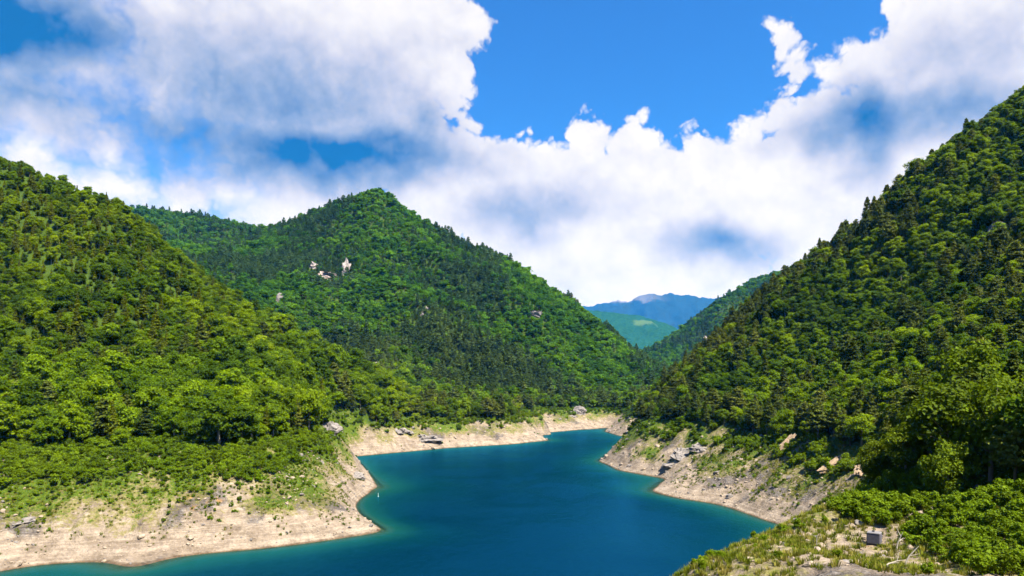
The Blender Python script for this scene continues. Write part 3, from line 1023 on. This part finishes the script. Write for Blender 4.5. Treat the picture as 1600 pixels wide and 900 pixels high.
clear = []           # (px, py, rx, ry) windows in the wood where rock or the house shows; world points kept free of trees
HOUSE = ray_ground(512, 437)
CLIFFS = [(541, 412, 16, 22, 1), (490, 412, 14, 11, 1), (436, 457, 12, 20, 0), (478, 436, 8, 8, 0), (745, 494, 16, 9, 1), (663, 482, 8, 12, 1), (838, 489, 20, 9, 1),
          (1395, 326, 12, 12, 1), (1562, 345, 22, 24, 0), (430, 542, 13, 12, 1), (515, 661, 26, 24, 0), (1105, 528, 14, 8, 1), (1190, 482, 8, 8, 0), (905, 636, 20, 14, 0), (585, 568, 12, 6, 1)]
CL_W = []
for (px, py, rx, ry, k) in CLIFFS:
    x, y, z = ray_ground(px, py + ry * 0.7)
    CL_W.append((x, y, z, rx * y / F, ry * y / F, k))
FREE = [(HOUSE[0], HOUSE[1], 17)] + [(x, y, max(3.0, w * 0.5)) for x, y, z, w, h, k in CL_W]
FREE_FRONT = [(HOUSE[0] - 0.02 * HOUSE[1] * 0, HOUSE[1] - 17, 10)] + [(x, y - w * 0.4 - 2, w * 0.32 + 1) for x, y, z, w, h, k in CL_W]


def not_cleared(x, y):
    ok = np.ones(len(x), bool)
    for (cx, cy_, cr) in FREE + FREE_FRONT:
        ok &= (x - cx) ** 2 + (y - cy_) ** 2 > cr * cr
    return ok


def scatter_trees():
    sets = []
    for (s, y0, y1, sc) in [(4.6, 40, 380, 0.76), (4.9, 380, 760, 0.76), (6.0, 760, 1350, 0.80), (7.4, 1350, 1800, 0.9), (9.5, 1800, 3460, 1.05)]:
        half = y1 * 0.82 + 60
        x, y = jitter_grid(-half, half, y0, y1, s)
        k = in_view(x, y)
        x, y = x[k], y[k]
        z = zat(x, y)
        k = (z > forest_line(x, y)) & seen(x, y, z, 14.0, 6.0)
        x, y, z = x[k], y[k], z[k]
        k = not_cleared(x, y)
        x, y, z = x[k], y[k], z[k]
        sets.append((x, y, z, np.full(len(x), sc)))
    x, y, z, sc = [np.concatenate(q) for q in zip(*sets)]
    n = len(x)
    big = fbm(x / 110, y / 110, 61, 3)
    u = rng.random(n)
    right = (x > 90) & (y < 760)
    centre = y > 760
    pp = np.where(right, 0.27 + 0.75 * big, np.where(centre, 0.16 + 1.4 * fbm(x / 170, y / 170, 66, 3), 0.03 + 0.05 * big))
    shore = (z - forest_line(x, y) < 9) & ((y > 560) | right)
    pp = np.where(shore, 0.5, pp)
    # larches in a stand high on the left hill, spruces in one gully
    px, py = 800 + F * x / y, HY - F * (z - CAM_H) / y
    left = (x < -60) & (y < 700)
    pl = np.where(left, 0.05 + 0.5 * np.exp(-((px - 60) / 130) ** 2 - ((py - 390) / 60) ** 2) + 0.6 * np.exp(-((px - 180) / 90) ** 2 - ((py - 500) / 45) ** 2), 0.0)
    pdark = np.where(left, 0.8 * np.exp(-((px - 165) / 110) ** 2 - ((py - 575) / 22) ** 2), 0.0)
    sp = np.where(u < pp + pdark, 1, np.where(u < pp + pdark + pl, 2, 0))
    scl = sc * np.clip(np.exp(rng.normal(size=n) * 0.27) * 0.95, 0.5, 1.7)
    low_l = (x < 30) & (y < 700)
    scl *= np.where(low_l, 1.38 - 0.62 * sstep(45, 130, z), 1.0)
    # scrubbier wood high on the dry slopes
    scl *= np.where(centre, np.where(sp == 1, 1.25, 0.95), np.where(right & (sp == 1), 1.22, 1.0)) * (1 - 0.25 * sstep(-0.1, 0.6, -big))
    return x, y, z, sp, scl


TX, TY, TZ, TSP, TSC = scatter_trees()
# tall trees at the foot of the near slope, read off the photograph (column, row of the base, distance, kind, form, scale)
HERO = [(1490, 722, 134, 0, 0, 1.30), (1548, 712, 126, 0, 1, 1.05), (1430, 728, 158, 1, 3, 1.15), (1388, 722, 176, 1, 1, 1.1), (1625, 712, 118, 0, 2, 1.25), (1362, 712, 196, 1, 0, .95), (1530, 690, 152, 0, 2, 1.4), (1452, 716, 160, 0, 1, 1.1), (1585, 722, 118, 1, 2, 1.0), (1478, 735, 126, 0, 2, .7), (1415, 735, 148, 0, 0, .65)]
hx = np.array([(q[0] - 800) / F * q[2] for q in HERO]); hy = np.array([float(q[2]) for q in HERO])
hk = np.ones(len(TX), bool)
for a, b in zip(hx, hy):
    hk &= (TX - a) ** 2 + (TY - b) ** 2 > 36
TX, TY, TZ, TSP, TSC = TX[hk], TY[hk], TZ[hk], TSP[hk], TSC[hk]
TX = np.concatenate([TX, hx]); TY = np.concatenate([TY, hy]); TZ = np.concatenate([TZ, zat(hx, hy)])
TSP = np.concatenate([TSP, [q[3] for q in HERO]]); TSC = np.concatenate([TSC, [q[5] for q in HERO]])
TROT = rng.uniform(0, 6.283, len(TX))
TIDX = rng.integers(0, 1000, len(TX))
TIDX[-len(HERO):] = [q[4] for q in HERO]
FORMS = {0: BROAD, 1: PINE, 2: LARCH}
KIND = {0: ('broadleaf_tree', 'tree'), 1: ('pine_tree', 'tree'), 2: ('larch_tree', 'tree')}
TH = np.array([FORMS[s][i % len(FORMS[s])].h for s, i in zip(TSP, TIDX)]) * TSC
size_px = TH / TY * F
PXT, PYT = 800 + F * TX / TY, HY - F * (TZ + TH * 0.6 - CAM_H) / TY
visible = (PXT > -20) & (PXT < 1620) & (PYT < 915) & (PYT > -10) & seen(TX, TY, TZ, TH, 0.0)
single = np.zeros(len(TX), bool)
for s in (0, 1, 2):
    c = np.nonzero(visible & (TSP == s))[0]
    c = c[np.argsort(-size_px[c])][:{0: 300, 1: 290, 2: 120}[s]]
    single[c] = True


def tree_words(i):
    s, x, y, z = TSP[i], TX[i], TY[i], TZ[i]
    size = 'big ' if TSC[i] > 1.12 else ('small ' if TSC[i] < 0.72 else '')
    near_form = s == 0 and y < 215 and x > 0
    shape = '' if near_form else {0: ['rounded ', 'upright ', 'low spreading ', 'broad-crowned ', 'slender ', 'full-crowned '], 1: ['full ', 'narrow ', 'flat-topped ', 'wide ', 'stubby '], 2: ['long ', 'short ']}[s][TIDX[i] % len(FORMS[s])]
    what = size + shape + {0: 'broadleaf tree', 1: 'layered dark pine', 2: 'pointed yellow-green larch'}[s]
    edge = z - float(forest_line(np.array([x]), np.array([y]))[0]) < 8
    if x > 5 and y < 215:
        where = ('close above the grey box' if y < 150 else 'upslope behind the trees near the grey box')
    elif x < 30 and y < 700:
        where = 'at the wood edge above the pale stony point' if edge else \
            ('low' if z < 75 else 'halfway up' if z < 135 else 'high') + ' on the leafy hill behind the stony point'
    elif y < 760:
        where = 'at the wood edge above the ledged bank' if edge else \
            ('low' if z < 75 else 'halfway up' if z < 140 else 'high') + ' on the steep pine slope above the ledged bank'
    else:
        where = 'at the foot of the peaked mountain by the lake head'
    return (what + ' ' + where, what.strip() + ' ' + where)


def place_tree(i):
    s = int(TSP[i])
    fm = FORMS[s][TIDX[i] % len(FORMS[s])]
    if s == 0 and TY[i] < 215 and TX[i] > 0:
        fm = BROAD_NEAR[TIDX[i] % 3]
    lab, grp = tree_words(i)
    e = link(KIND[s][0], None, lab, KIND[s][1], grp)
    e.empty_display_size = 0.5
    e.location = (TX[i], TY[i], TZ[i])
    e.rotation_euler = (0, 0, TROT[i])
    w_ = TSC[i] * random.uniform(0.86, 1.2)
    e.scale = (w_, w_, TSC[i] * random.uniform(0.86, 1.18))
    t = link('trunk', fm.trunk, parent=e)
    c = link('crown', fm.crown, parent=e)
    return e


for i in np.nonzero(single)[0]:
    e = place_tree(i)
    if i >= len(TX) - len(HERO):
        q = HERO[i - (len(TX) - len(HERO))]
        if q[3] == 0 and q[0] == 1487:
            e['label'] = 'tallest spreading broadleaf tree towering over the near shrubs'


def scatter_object(name, forms, x, y, z, rot, scl, idx, label, cat_, tilt=None):
    """one object of kind stuff: points that carry a shared mesh by geometry nodes"""
    col = bpy.data.collections.new(name + '_forms')
    for k, me in enumerate(forms):
        o = bpy.data.objects.new('%s_form_%02d' % (name, k), me)
        col.objects.link(o)
    me = bpy.data.meshes.new(name)
    n = len(x)
    me.vertices.add(n)
    me.vertices.foreach_set('co', np.stack([x, y, z], 1).astype(np.float32).ravel())
    me.update()
    a = me.attributes.new('rot', 'FLOAT_VECTOR', 'POINT')
    R = np.zeros((n, 3), np.float32)
    R[:, 2] = rot
    if tilt is not None:
        R[:, :2] = tilt
    a.data.foreach_set('vector', R.ravel())
    a = me.attributes.new('scl', 'FLOAT_VECTOR', 'POINT')
    wide = rng.uniform(0.84, 1.2, n)
    sv = np.stack([scl * wide, scl * wide, scl * rng.uniform(0.84, 1.2, n)], 1)
    a.data.foreach_set('vector', sv.astype(np.float32).ravel())
    a = me.attributes.new('idx', 'INT', 'POINT')
    a.data.foreach_set('value', np.asarray(idx, np.int32) % len(forms))
    o = link(name, me, label, cat_, kind='stuff')
    ng = bpy.data.node_groups.new(name + '_nodes', 'GeometryNodeTree')
    ng.interface.new_socket('Geometry', in_out='INPUT', socket_type='NodeSocketGeometry')
    ng.interface.new_socket('Geometry', in_out='OUTPUT', socket_type='NodeSocketGeometry')
    N, L = ng.nodes, ng.links
    gi, go = N.new('NodeGroupInput'), N.new('NodeGroupOutput')
    ip = N.new('GeometryNodeInstanceOnPoints')
    ci = N.new('GeometryNodeCollectionInfo')
    ci.inputs['Collection'].default_value = col
    ci.inputs['Separate Children'].default_value = True
    ci.inputs['Reset Children'].default_value = True
    ip.inputs['Pick Instance'].default_value = True

    def named(nm, t):
        q = N.new('GeometryNodeInputNamedAttribute')
        q.data_type = t
        q.inputs['Name'].default_value = nm
        return q.outputs['Attribute']
    L.new(gi.outputs[0], ip.inputs['Points'])
    L.new(ci.outputs[0], ip.inputs['Instance'])
    L.new(named('idx', 'INT'), ip.inputs['Instance Index'])
    L.new(named('rot', 'FLOAT_VECTOR'), ip.inputs['Rotation'])
    L.new(named('scl', 'FLOAT_VECTOR'), ip.inputs['Scale'])
    L.new(ip.outputs[0], go.inputs[0])
    md = o.modifiers.new('scatter', 'NODES')
    md.node_group = ng
    return o


rest = ~single
allforms = [f.joined for f in BROAD] + [f.joined for f in PINE] + [f.joined for f in LARCH]
farforms = [f.joined for f in FAR_BROAD] + [f.joined for f in FAR_PINE] + [f.joined for f in LARCH]
off = {0: 0, 1: len(BROAD), 2: len(BROAD) + len(PINE)}
gidx = np.array([off[int(s)] + int(i) % len(FORMS[int(s)]) for s, i in zip(TSP, TIDX)])
zones = [('forest_on_stony_point_hill', (TX < 30) & (TY < 720), 'dense leafy wood covering the hill behind the pale stony point'),
         ('forest_on_steep_slope', (TX >= 30) & (TY < 760), 'mixed pine and broadleaf wood on the steep slope above the ledges')]
done = np.zeros(len(TX), bool)
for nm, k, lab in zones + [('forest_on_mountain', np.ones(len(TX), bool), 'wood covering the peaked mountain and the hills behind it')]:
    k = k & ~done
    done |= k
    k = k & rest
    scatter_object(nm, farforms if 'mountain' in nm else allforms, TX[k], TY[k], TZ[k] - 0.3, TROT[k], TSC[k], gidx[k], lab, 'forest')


# ------------------------------------------------------------------ shrubs, grass
def scatter_shrubs():
    out = []
    for (s, y0, y1) in [(1.9, 70, 185), (2.6, 185, 420), (3.4, 420, 900)]:
        x, y = jitter_grid(-y1 * .8, y1 * .8, y0, y1, s)
        k = in_view(x, y, 30)
        x, y = x[k], y[k]
        z = zat(x, y)
        fl = forest_line(x, y)
        k = (z > 2.5) & (z < fl + 2.5) & seen(x, y, z, 3.0, 1.0)
        x, y, z, fl = x[k], y[k], z[k], fl[k]
        n1 = fbm(x / 14, y / 14, 71, 3)
        dens = np.where(y > 560, sstep(13, 19, z) * .8 + 0.05, sstep(13.5, 19.5, z + 3.0 * n1) * 0.95 + 0.30 * sstep(4, 9, z) * sstep(-0.15, 0.4, n1))
        rb = (x > 60) & (y < 560)
        dens = np.where(rb, sstep(0.0, 0.22, n1 + 0.35 * sstep(14, 28, z) - 0.02) * 0.95 * sstep(4, 9, z), dens)
        fg = (x > 5) & (y < 175)
        px, py = 800 + F * x / y, HY - F * (z - CAM_H) / y
        thick = sstep(0, 26, px - 1270 - np.maximum(0, py - 790) * 2.2) * sstep(0, 14, np.where(px > 1455, 915, 872) - py)
        rocky = (py > 815) & (px < 1270 + (py - 790) * 2.2)
        fgd = 0.85 * thick + 0.05
        fgd = np.where(np.hypot(px - 1366, py - 852) < 22, 0, fgd)
        edge = np.abs(py - np.interp(px, [1060, 1110, 1150, 1195, 1240], [897, 880, 866, 848, 828])) < 7
        fgd = np.where(edge & (px < 1260), 0.45, fgd)
        dens = np.where(fg, fgd, dens)
        keep = rng.random(len(x)) < dens
        sc = rng.uniform(0.5, 1.15, len(x)) * np.where(z > fl - 10, 1.15, 0.5)
        sc = np.where(fg, rng.uniform(0.45, 0.95, len(x)) * np.where(thick > 0.5, 1.0, 0.55), sc)
        out.append((x[keep], y[keep], z[keep], sc[keep]))
    return [np.concatenate(q) for q in zip(*out)]


SX, SY, SZ, SSC = scatter_shrubs()
SROT = rng.uniform(0, 6.283, len(SX))
SIDX = rng.integers(0, 6, len(SX))
spx = SSC * 2.5 / SY * F
PXS, PYS = 800 + F * SX / SY, HY - F * (SZ + 1 - CAM_H) / SY
vis = (PXS > -5) & (PXS < 1605) & (PYS < 905) & seen(SX, SY, SZ, 2.0, 0.0)
order = np.nonzero(vis)[0]
order = order[np.argsort(-spx[order])][:300]
ssel = np.zeros(len(SX), bool)
ssel[order] = True
for i in order:
    fm = SHRUB[SIDX[i]]
    big = 'large ' if SSC[i] > 0.75 else 'small '
    if SX[i] > 5 and SY[i] < 185:
        q, p_ = PXS[i], PYS[i]
        db = math.hypot(SX[i] - 51.5, SY[i] - 100)
        if q < 1262:
            where = 'on the brink of the rocky knoll over the water'
        elif db < 7:
            where = 'right beside the grey box'
        elif SY[i] > 140:
            where = 'in the shade under the pines above the grey box'
        elif SX[i] > 66:
            where = 'in the thicket under the tall spreading tree'
        elif SY[i] < 96:
            where = 'among the stones below the grey box'
        else:
            where = 'in the thicket just uphill of the grey box'
        lab = big + 'bright green shrub ' + where
        grp = big + 'shrubs ' + where
    elif SX[i] > 30:
        lab, grp = 'green shrub on the stony bank below the rock ledges', 'shrubs on the ledged bank'
    else:
        lab, grp = 'green shrub in the thicket above the pale stony point', 'shrubs above the pale stony point'
    e = link('shrub', None, lab, 'shrub', grp)
    e.location = (SX[i], SY[i], SZ[i] - 0.1)
    e.rotation_euler = (0, 0, SROT[i])
    e.scale = (SSC[i],) * 3
    link('stems', fm.trunk, parent=e)
    link('foliage', fm.crown, parent=e)
k = ~ssel
scatter_object('shrubbery', [f.joined for f in SHRUB], SX[k], SY[k], SZ[k] - 0.1, SROT[k], SSC[k], SIDX[k], 'low green shrubs spread over the lake banks', 'shrubbery')


def scatter_grass():
    out = []
    for (s, y0, y1) in [(0.75, 75, 175), (1.5, 175, 420)]:
        x, y = jitter_grid(-y1 * .78, y1 * .78, y0, y1, s)
        k = in_view(x, y, 10)
        x, y = x[k], y[k]
        z = zat(x, y)
        k = (z > 3) & (z < forest_line(x, y) + 1) & seen(x, y, z, 1.0, 0.5)
        x, y, z = x[k], y[k], z[k]
        n = fbm(x / 9, y / 9, 81, 3) + 0.5 * sstep(5, 20, z)
        fg = (x > 5) & (y < 175)
        keep = rng.random(len(x)) < np.where(fg, 0.25 + 0.5 * sstep(0.1, 0.8, n), 0.75 * sstep(-0.1, 0.6, n))
        out.append((x[keep], y[keep], z[keep], rng.uniform(0.6, 1.3, keep.sum()) * np.where(fg[keep], 1.0, 1.25)))
    return [np.concatenate(q) for q in zip(*out)]


tm = []
for q in range(3):
    v, f = form_tuft(500 + q, 0.6)
    tm.append(mesh_np('grass_tuft', v, f, [M_GRASS]))
gx, gy, gz, gs = scatter_grass()
scatter_object('grass', tm, gx, gy, gz, rng.uniform(0, 6.28, len(gx)), gs, rng.integers(0, 3, len(gx)), 'tufts of dry and green grass on the lake banks', 'grass')


# ------------------------------------------------------------------ rocks
import bmesh


def rock_mesh(name, seed, sx, sy, sz, mat, sub=3, rough=0.28, blocky=0.5, craggy=0.0):
    bm = bmesh.new()
    bmesh.ops.create_icosphere(bm, subdivisions=sub, radius=1.0)
    r = np.random.default_rng(seed)
    V = np.array([tuple(v.co) for v in bm.verts])
    S3 = np.array([sx, sy, sz])
    if craggy:
        w = V * S3
        low = fbm(w[:, 0] / (0.55 * sx) + seed, w[:, 2] / (0.6 * sz) - w[:, 1] / (0.8 * sy), seed, 2)
        V = V * (1 + 0.75 * low)[:, None]
        col = ridged(w[:, 0] / (0.30 * sx) + 0.3 * w[:, 2] / sz, w[:, 2] / (0.9 * sz) + w[:, 1] / sy, seed + 3, 4)
        V = V * (1 + 0.30 * craggy * (col - 0.3))[:, None]
    npl = 9 if not craggy else 14
    planes = rand_unit(npl, r)
    offs = r.uniform(0.5, 0.85, npl)
    for pl, o in zip(planes, offs):
        dd = V @ pl
        V = np.where((dd > o)[:, None], V - pl[None] * ((dd - o) * (0.6 + 0.4 * blocky))[:, None], V)
    n = fbm(V[:, 0] * 2.1 + V[:, 2] * 1.7 + seed, V[:, 1] * 2.1 - V[:, 2] * 1.3, seed, 3)
    n2 = fbm(V[:, 0] * 9 + V[:, 2] * 5, V[:, 1] * 9 - V[:, 2] * 7, seed + 5, 2)
    V = V * (1 + rough * (0.5 * n + 0.22 * n2))[:, None] * S3
    for v, c in zip(bm.verts, V):
        v.co = c
    me = bpy.data.meshes.new(name)
    bm.to_mesh(me)
    bm.free()
    me.materials.append(mat)
    return me


ROCKS = [rock_mesh('boulder_form', 600 + q, 1, rng.uniform(.6, .9), rng.uniform(.45, .75), [M_ROCK, M_PALEROCK, M_PALEROCK][q % 3], 2) for q in range(9)]


def scatter_rocks():
    out = []
    for (s, y0, y1) in [(1.1, 75, 170), (1.9, 170, 420), (3.6, 420, 900)]:
        x, y = jitter_grid(-y1 * .78, y1 * .78, y0, y1, s)
        k = in_view(x, y, 10)
        x, y = x[k], y[k]
        z = zat(x, y)
        k = (z > 0.2) & (z < forest_line(x, y)) & seen(x, y, z, 1.0, 0.5)
        x, y, z = x[k], y[k], z[k]
        n = fbm(x / 20, y / 20, 85, 3)
        fg = (x > 5) & (y < 175)
        dens = np.where(fg, 0.22, 0.12 + 0.38 * sstep(-0.1, 0.5, n))
        keep = rng.random(len(x)) < dens
        sc = np.exp(rng.normal(size=keep.sum()) * 0.55) * np.where(fg[keep], 0.26, 0.42) * np.where(y[keep] > 420, 1.6, 1.0)
        out.append((x[keep], y[keep], z[keep], np.minimum(sc, np.where(fg[keep], 0.9, 2.6))))
    return [np.concatenate(q) for q in zip(*out)]


rx, ry, rz, rs = scatter_rocks()
rpx = rs * 2 / ry * F
PXR, PYR = 800 + F * rx / ry, HY - F * (rz - CAM_H) / ry
vis = (PXR > 0) & (PXR < 1600) & (PYR < 900) & seen(rx, ry, rz, 0.8, 0.0) & (np.hypot(PXR - 1366, PYR - 850) > 26)
order = np.nonzero(vis)[0]
order = order[np.argsort(-rpx[order])][:220]
rsel = np.zeros(len(rx), bool); rsel[order] = True
rrot = rng.uniform(0, 6.28, len(rx)); ridx = rng.integers(0, 9, len(rx)); rt = rng.normal(size=(len(rx), 2)) * 0.3
for i in order:
    grey = ridx[i] % 3 == 0
    w = ('big ' if rs[i] > 0.9 else '') + ('grey' if grey else 'pale')
    if rx[i] > 5 and ry[i] < 175:
        where = 'on the near slope around the grey box'
    elif rx[i] > 55 and ry[i] < 560:
        where = 'on the bank below the rock ledges'
    elif ry[i] < 520:
        where = 'on the stony point jutting into the lake'
    else:
        where = 'on the far shore of the lake'
    o = link('boulder', ROCKS[ridx[i]], '%s boulder lying %s' % (w, where), 'boulder', '%s boulders %s' % (w, where))
    o.location = (rx[i], ry[i], rz[i] + rs[i] * 0.1)
    o.rotation_euler = (rt[i, 0], rt[i, 1], rrot[i])
    o.scale = (rs[i],) * 3
k = ~rsel
scatter_object('rubble', ROCKS, rx[k], ry[k], rz[k] + rs[k] * .1, rrot[k], rs[k], ridx[k], 'loose stones strewn over the lake banks', 'rubble', tilt=rt[k])

CL_WORDS = ['white cliff patch above and beside the pink crag under the overhang', 'small pale crag just above the pink crag under the overhang', 'white cliff patch downhill from the pink crag under the overhang', 'tiny pale rock just beside the pink crag under the overhang',
            'pale crag halfway down the peaked mountain', 'narrow pale scar on the peaked mountain', 'long low pale crag near the mountain skyline',
            'pale rock knob near the top of the steep wooded skyline', 'big grey cliff high in the steep mixed wood', 'pale rock in the wood low on the hill behind the stony point', 'grey cliff at the wood edge above the far shore inlet',
            'pale crag on the steep slope where the back valley opens', 'small grey rock on the steep skyline', 'grey white rock spur above the head of the lake', 'pale scar at the foot of the mountain behind the low wooded spur']
for (x, y, z, w, h, kd), lab in zip(CL_W, CL_WORDS):
    o = link('cliff', rock_mesh('cliff', int(abs(x) + y), w * .72, w * 0.35, h * .72, M_CLIFF if kd else M_CLIFFGREY, 4, 0.5, craggy=1.0), lab, 'cliff')
    o.location = (x, y + w * .2, z + h * 0.22)
    o.rotation_euler = (-0.45, 0.25 * math.sin(x), 0.3 * math.cos(y))

# tilted rock ledges on the right bank: (column, row, half length m, tilt, words)
for n_, (px, py, L, tilt, lab) in enumerate([(1305, 724, 10.5, -0.42, 'long slanting rock ledge with a dark overhang on the bank'), (1352, 735, 8.0, -0.32, 'brown slanting rock ledge just under the pine trunks'),
                                             (1222, 702, 9.5, -0.75, 'steep tilted rock slab beneath the shaded pines'), (1268, 680, 7.5, -0.95, 'steep pale rock slab climbing into the pine shade')]):
    x, y, z = ray_ground(px, py, 180)
    o = link('rock_ledge', rock_mesh('rock_ledge', 700 + n_, L, 2.6, 1.4, M_LEDGE, 4, 0.6, craggy=0.7), lab, 'rock ledge')
    o.location = (x, y - 0.5, z + 0.9)
    o.rotation_euler = (0.35, tilt, 0.35)

# grey rock knots on the points
for n_, (px, py, w, h, lab) in enumerate([(552, 742, 7, 5, 'dark grey rock knot on the small point beyond the grassy spur'), (1075, 712, 9, 5, 'grey broken outcrop on the far bank point'), (1050, 725, 7, 5, 'dark grey outcrop above the pale scree of the bank point'), (1100, 698, 8, 4, 'grey stony outcrop beneath the shrubs of the bank point'),
                                          (620, 672, 12, 7, 'grey outcrop at the inlet end of the far bank'), (660, 683, 16, 5, 'broad grey outcrop along the far bank'), (40, 812, 7, 4, 'grey outcrop low on the stony bank'), (510, 697, 2.4, 3.0, 'single pale standing stone under the wood edge'), (895, 652, 9, 5, 'grey outcrop at the head of the lake')]):
    x, y, z = ray_ground(px, py, 150)
    o = link('rock_outcrop', rock_mesh('rock_outcrop', 740 + n_, w, w * .8, h * .8, M_ROCK if n_ != 7 else M_PALEROCK, 4, 0.6, craggy=1.2), lab, 'outcrop')
    o.location = (x, y + w * .3, z - h * 0.42)


# ------------------------------------------------------------------ small things
def box_mesh(name, x0, x1, y0, y1, z0, z1, mat, bev=0.0, taper=1.0):
    bm = bmesh.new()
    bmesh.ops.create_cube(bm, size=1.0)
    for v in bm.verts:
        t = taper if v.co.z > 0 else 1.0
        v.co = Vector(((x0 + x1) / 2 + v.co.x * (x1 - x0) * t, (y0 + y1) / 2 + v.co.y * (y1 - y0) * t, z0 + (v.co.z + .5) * (z1 - z0)))
    if bev:
        bmesh.ops.bevel(bm, geom=bm.edges[:], offset=bev, segments=3, affect='EDGES')
    me = bpy.data.meshes.new(name)
    bm.to_mesh(me); bm.free()
    me.materials.append(mat)
    return me


M_BOX = mat_simple('weathered_grey_paint', (0.085, 0.08, 0.11), (0.13, 0.125, 0.155), 2.5, 0.7, 0.2)
M_BOXTOP = mat_simple('pale_concrete_cap', (0.13, 0.125, 0.14), (0.20, 0.19, 0.20), 3.0, 0.9, 0.2)
M_DARK = mat_simple('dark_metal', (0.03, 0.03, 0.03), (0.06, 0.06, 0.06), 4.0, 0.6, 0.1)
bx, by, bz = ray_ground(1366, 851, 60)
e = link('utility_box', None, 'small grey weathered box standing on the near slope among shrubs', 'box')
e.location = (bx, by, bz)
e.rotation_euler = (0, 0, -0.66)
link('plinth', box_mesh('plinth', -.62, .62, -.55, .55, -.6, .22, M_DARK), parent=e)
link('body', box_mesh('body', -.86, .86, -.75, .75, .2, 1.62, M_BOX, .10), parent=e)
link('lid', box_mesh('lid', -.90, .90, -.79, .79, 1.60, 1.80, M_BOXTOP, .07, 0.9), parent=e)
link('vent_cap', box_mesh('vent_cap', -.28, .05, -.2, .15, 1.79, 1.98, M_DARK, .04), parent=e)


def dead_branch(px, py, L, ang, lab, twigs=2, seed=0):
    x, y, z = ray_ground(px, py, 60)
    r = np.random.default_rng(seed)
    e = link('dead_branch', None, lab, 'branch')
    e.location = (x, y, z)
    dx, dz = math.cos(ang), math.sin(ang)
    path = [(-dx * .3, 0, -.4), (dx * L * .4, .15, dz * L * .45 + .05), (dx * L * .75, .05, dz * L * .72 + .12), (dx * L, -.1, dz * L)]
    v, q = tube(path, [.12, .10, .07, .03], 6)
    link('stem', mesh_np('stem', v, q, [M_DEADWOOD], True), parent=e)
    for t in range(twigs):
        b = Vector(path[1 + t % 2])
        a2 = ang + r.uniform(.5, 1.1) * (1 if t % 2 else -1)
        v, q = tube([b, b + Vector((math.cos(a2), r.uniform(-.5, .5), abs(math.sin(a2)))) * L * .4], [.06, .02], 5)
        link('twig', mesh_np('twig', v, q, [M_DEADWOOD], True), parent=e)


dead_branch(1400, 862, 2.8, 1.25, 'bleached forked dead branch sticking up beside the grey box', 3, 1)
dead_branch(1413, 884, 3.0, 0.95, 'bleached dead branch leaning uphill below the forked one', 1, 2)
dead_branch(1376, 888, 2.6, 0.35, 'bleached dead branch lying flat on the stones', 2, 3)
x, y, z = ray_ground(1276, 858, 60)
e = link('marker_post', None, 'thin pale weathered post standing on the rocky knoll', 'post')
e.location = (x, y, z)
v, q = tube([(0, 0, -.5), (0, 0, 1.0), (.03, 0, 1.75)], [.075, .07, .06], 8)
link('shaft', mesh_np('shaft', v, q, [M_DEADWOOD], True), parent=e)
link('cap', box_mesh('cap', -.09, .11, -.09, .09, 1.74, 1.82, M_BOXTOP, .02), parent=e)
M_WHITE = mat_simple('white_paint', (0.65, 0.65, 0.65), (0.8, 0.8, 0.8), 4.0, 0.5, 0.05)
x, y = shore_xy(591, 776)
e = link('water_marker', None, 'thin white marker rod standing in the water off the point', 'marker')
e.location = (x, y, 0)
v, q = tube([(0, 0, -3), (0, 0, 1.0), (0, 0, 1.9)], [.08, .08, .06], 8)
link('rod', mesh_np('rod', v, q, [M_WHITE], True), parent=e)
v, q = tube([(0, 0, -.25), (0, 0, -.1), (0, 0, .25), (0, 0, .35)], [.13, .2, .2, .13], 12)
link('float', mesh_np('float', v, q, [M_WHITE], True), parent=e)


# ------------------------------------------------------------------ the crag with an overhang on the mountain
M_CRAG = mat_simple('pink_white_crag', (0.16, 0.12, 0.11), (0.42, 0.34, 0.31), 0.25, bump=0.8, dist=1.0)
x, y, z = HOUSE
e = link('cliff', None, 'long pinkish white crag under a dark overhang, largest on the peaked mountain', 'cliff')
e.location = (x, y + 2, z)
e.rotation_euler = (0, 0, 0.12)
o = link('rock_wall', rock_mesh('rock_wall', 811, 16, 6, 8.5, M_CRAG, 5, 0.5, craggy=0.9), parent=e)
o.location = (0, 0, 2.5)
o.rotation_euler = (-0.3, 0.12, 0)
o = link('overhang', rock_mesh('overhang', 815, 13, 6.5, 3.0, M_CLIFFGREY, 4, 0.5, craggy=0.8), parent=e)
o.location = (4.5, -0.5, 10.0)
o.rotation_euler = (0.1, 0.16, 0)


# ------------------------------------------------------------------ haze
def build_haze():
    m = bpy.data.materials.new('haze_air')
    m.use_nodes = True
    m.node_tree.nodes.clear()
    g = NG(m.node_tree)
    out = g.n.new('ShaderNodeOutputMaterial')
    pv = g.n.new('ShaderNodeVolumePrincipled')
    pv.inputs['Color'].default_value = HAZE_COL
    pv.inputs['Density'].default_value = HAZE_DEN
    pv.inputs['Absorption Color'].default_value = (1, 1, 1, 1)
    pv.inputs['Anisotropy'].default_value = 0.0
    g._set(out.inputs['Volume'], pv.outputs[0])
    bm = bmesh.new()
    bmesh.ops.create_cube(bm, size=1.0)
    top = HAZE_TOP
    for v in bm.verts:
        v.co = Vector((v.co.x * 46000, v.co.y * 34000 + 12000, -40 + (v.co.z + .5) * (top + 40)))
    me = bpy.data.meshes.new('haze'); bm.to_mesh(me); bm.free()
    me.materials.append(m)
    o = link('haze', me, 'thin blue air haze filling the valley', 'haze', kind='stuff')


HAZE_COL = (0.015, 0.28, 1.0, 1.0)
HAZE_DEN = 2.9e-5
HAZE_TOP = max(float(GZ.max()) + 30, 2560.0)
build_haze()
print('TREES', len(TX), 'single', int(single.sum()), 'shrubs', len(SX), 'grass', len(gx), 'rocks', len(rx), 'zmax', float(GZ.max()))
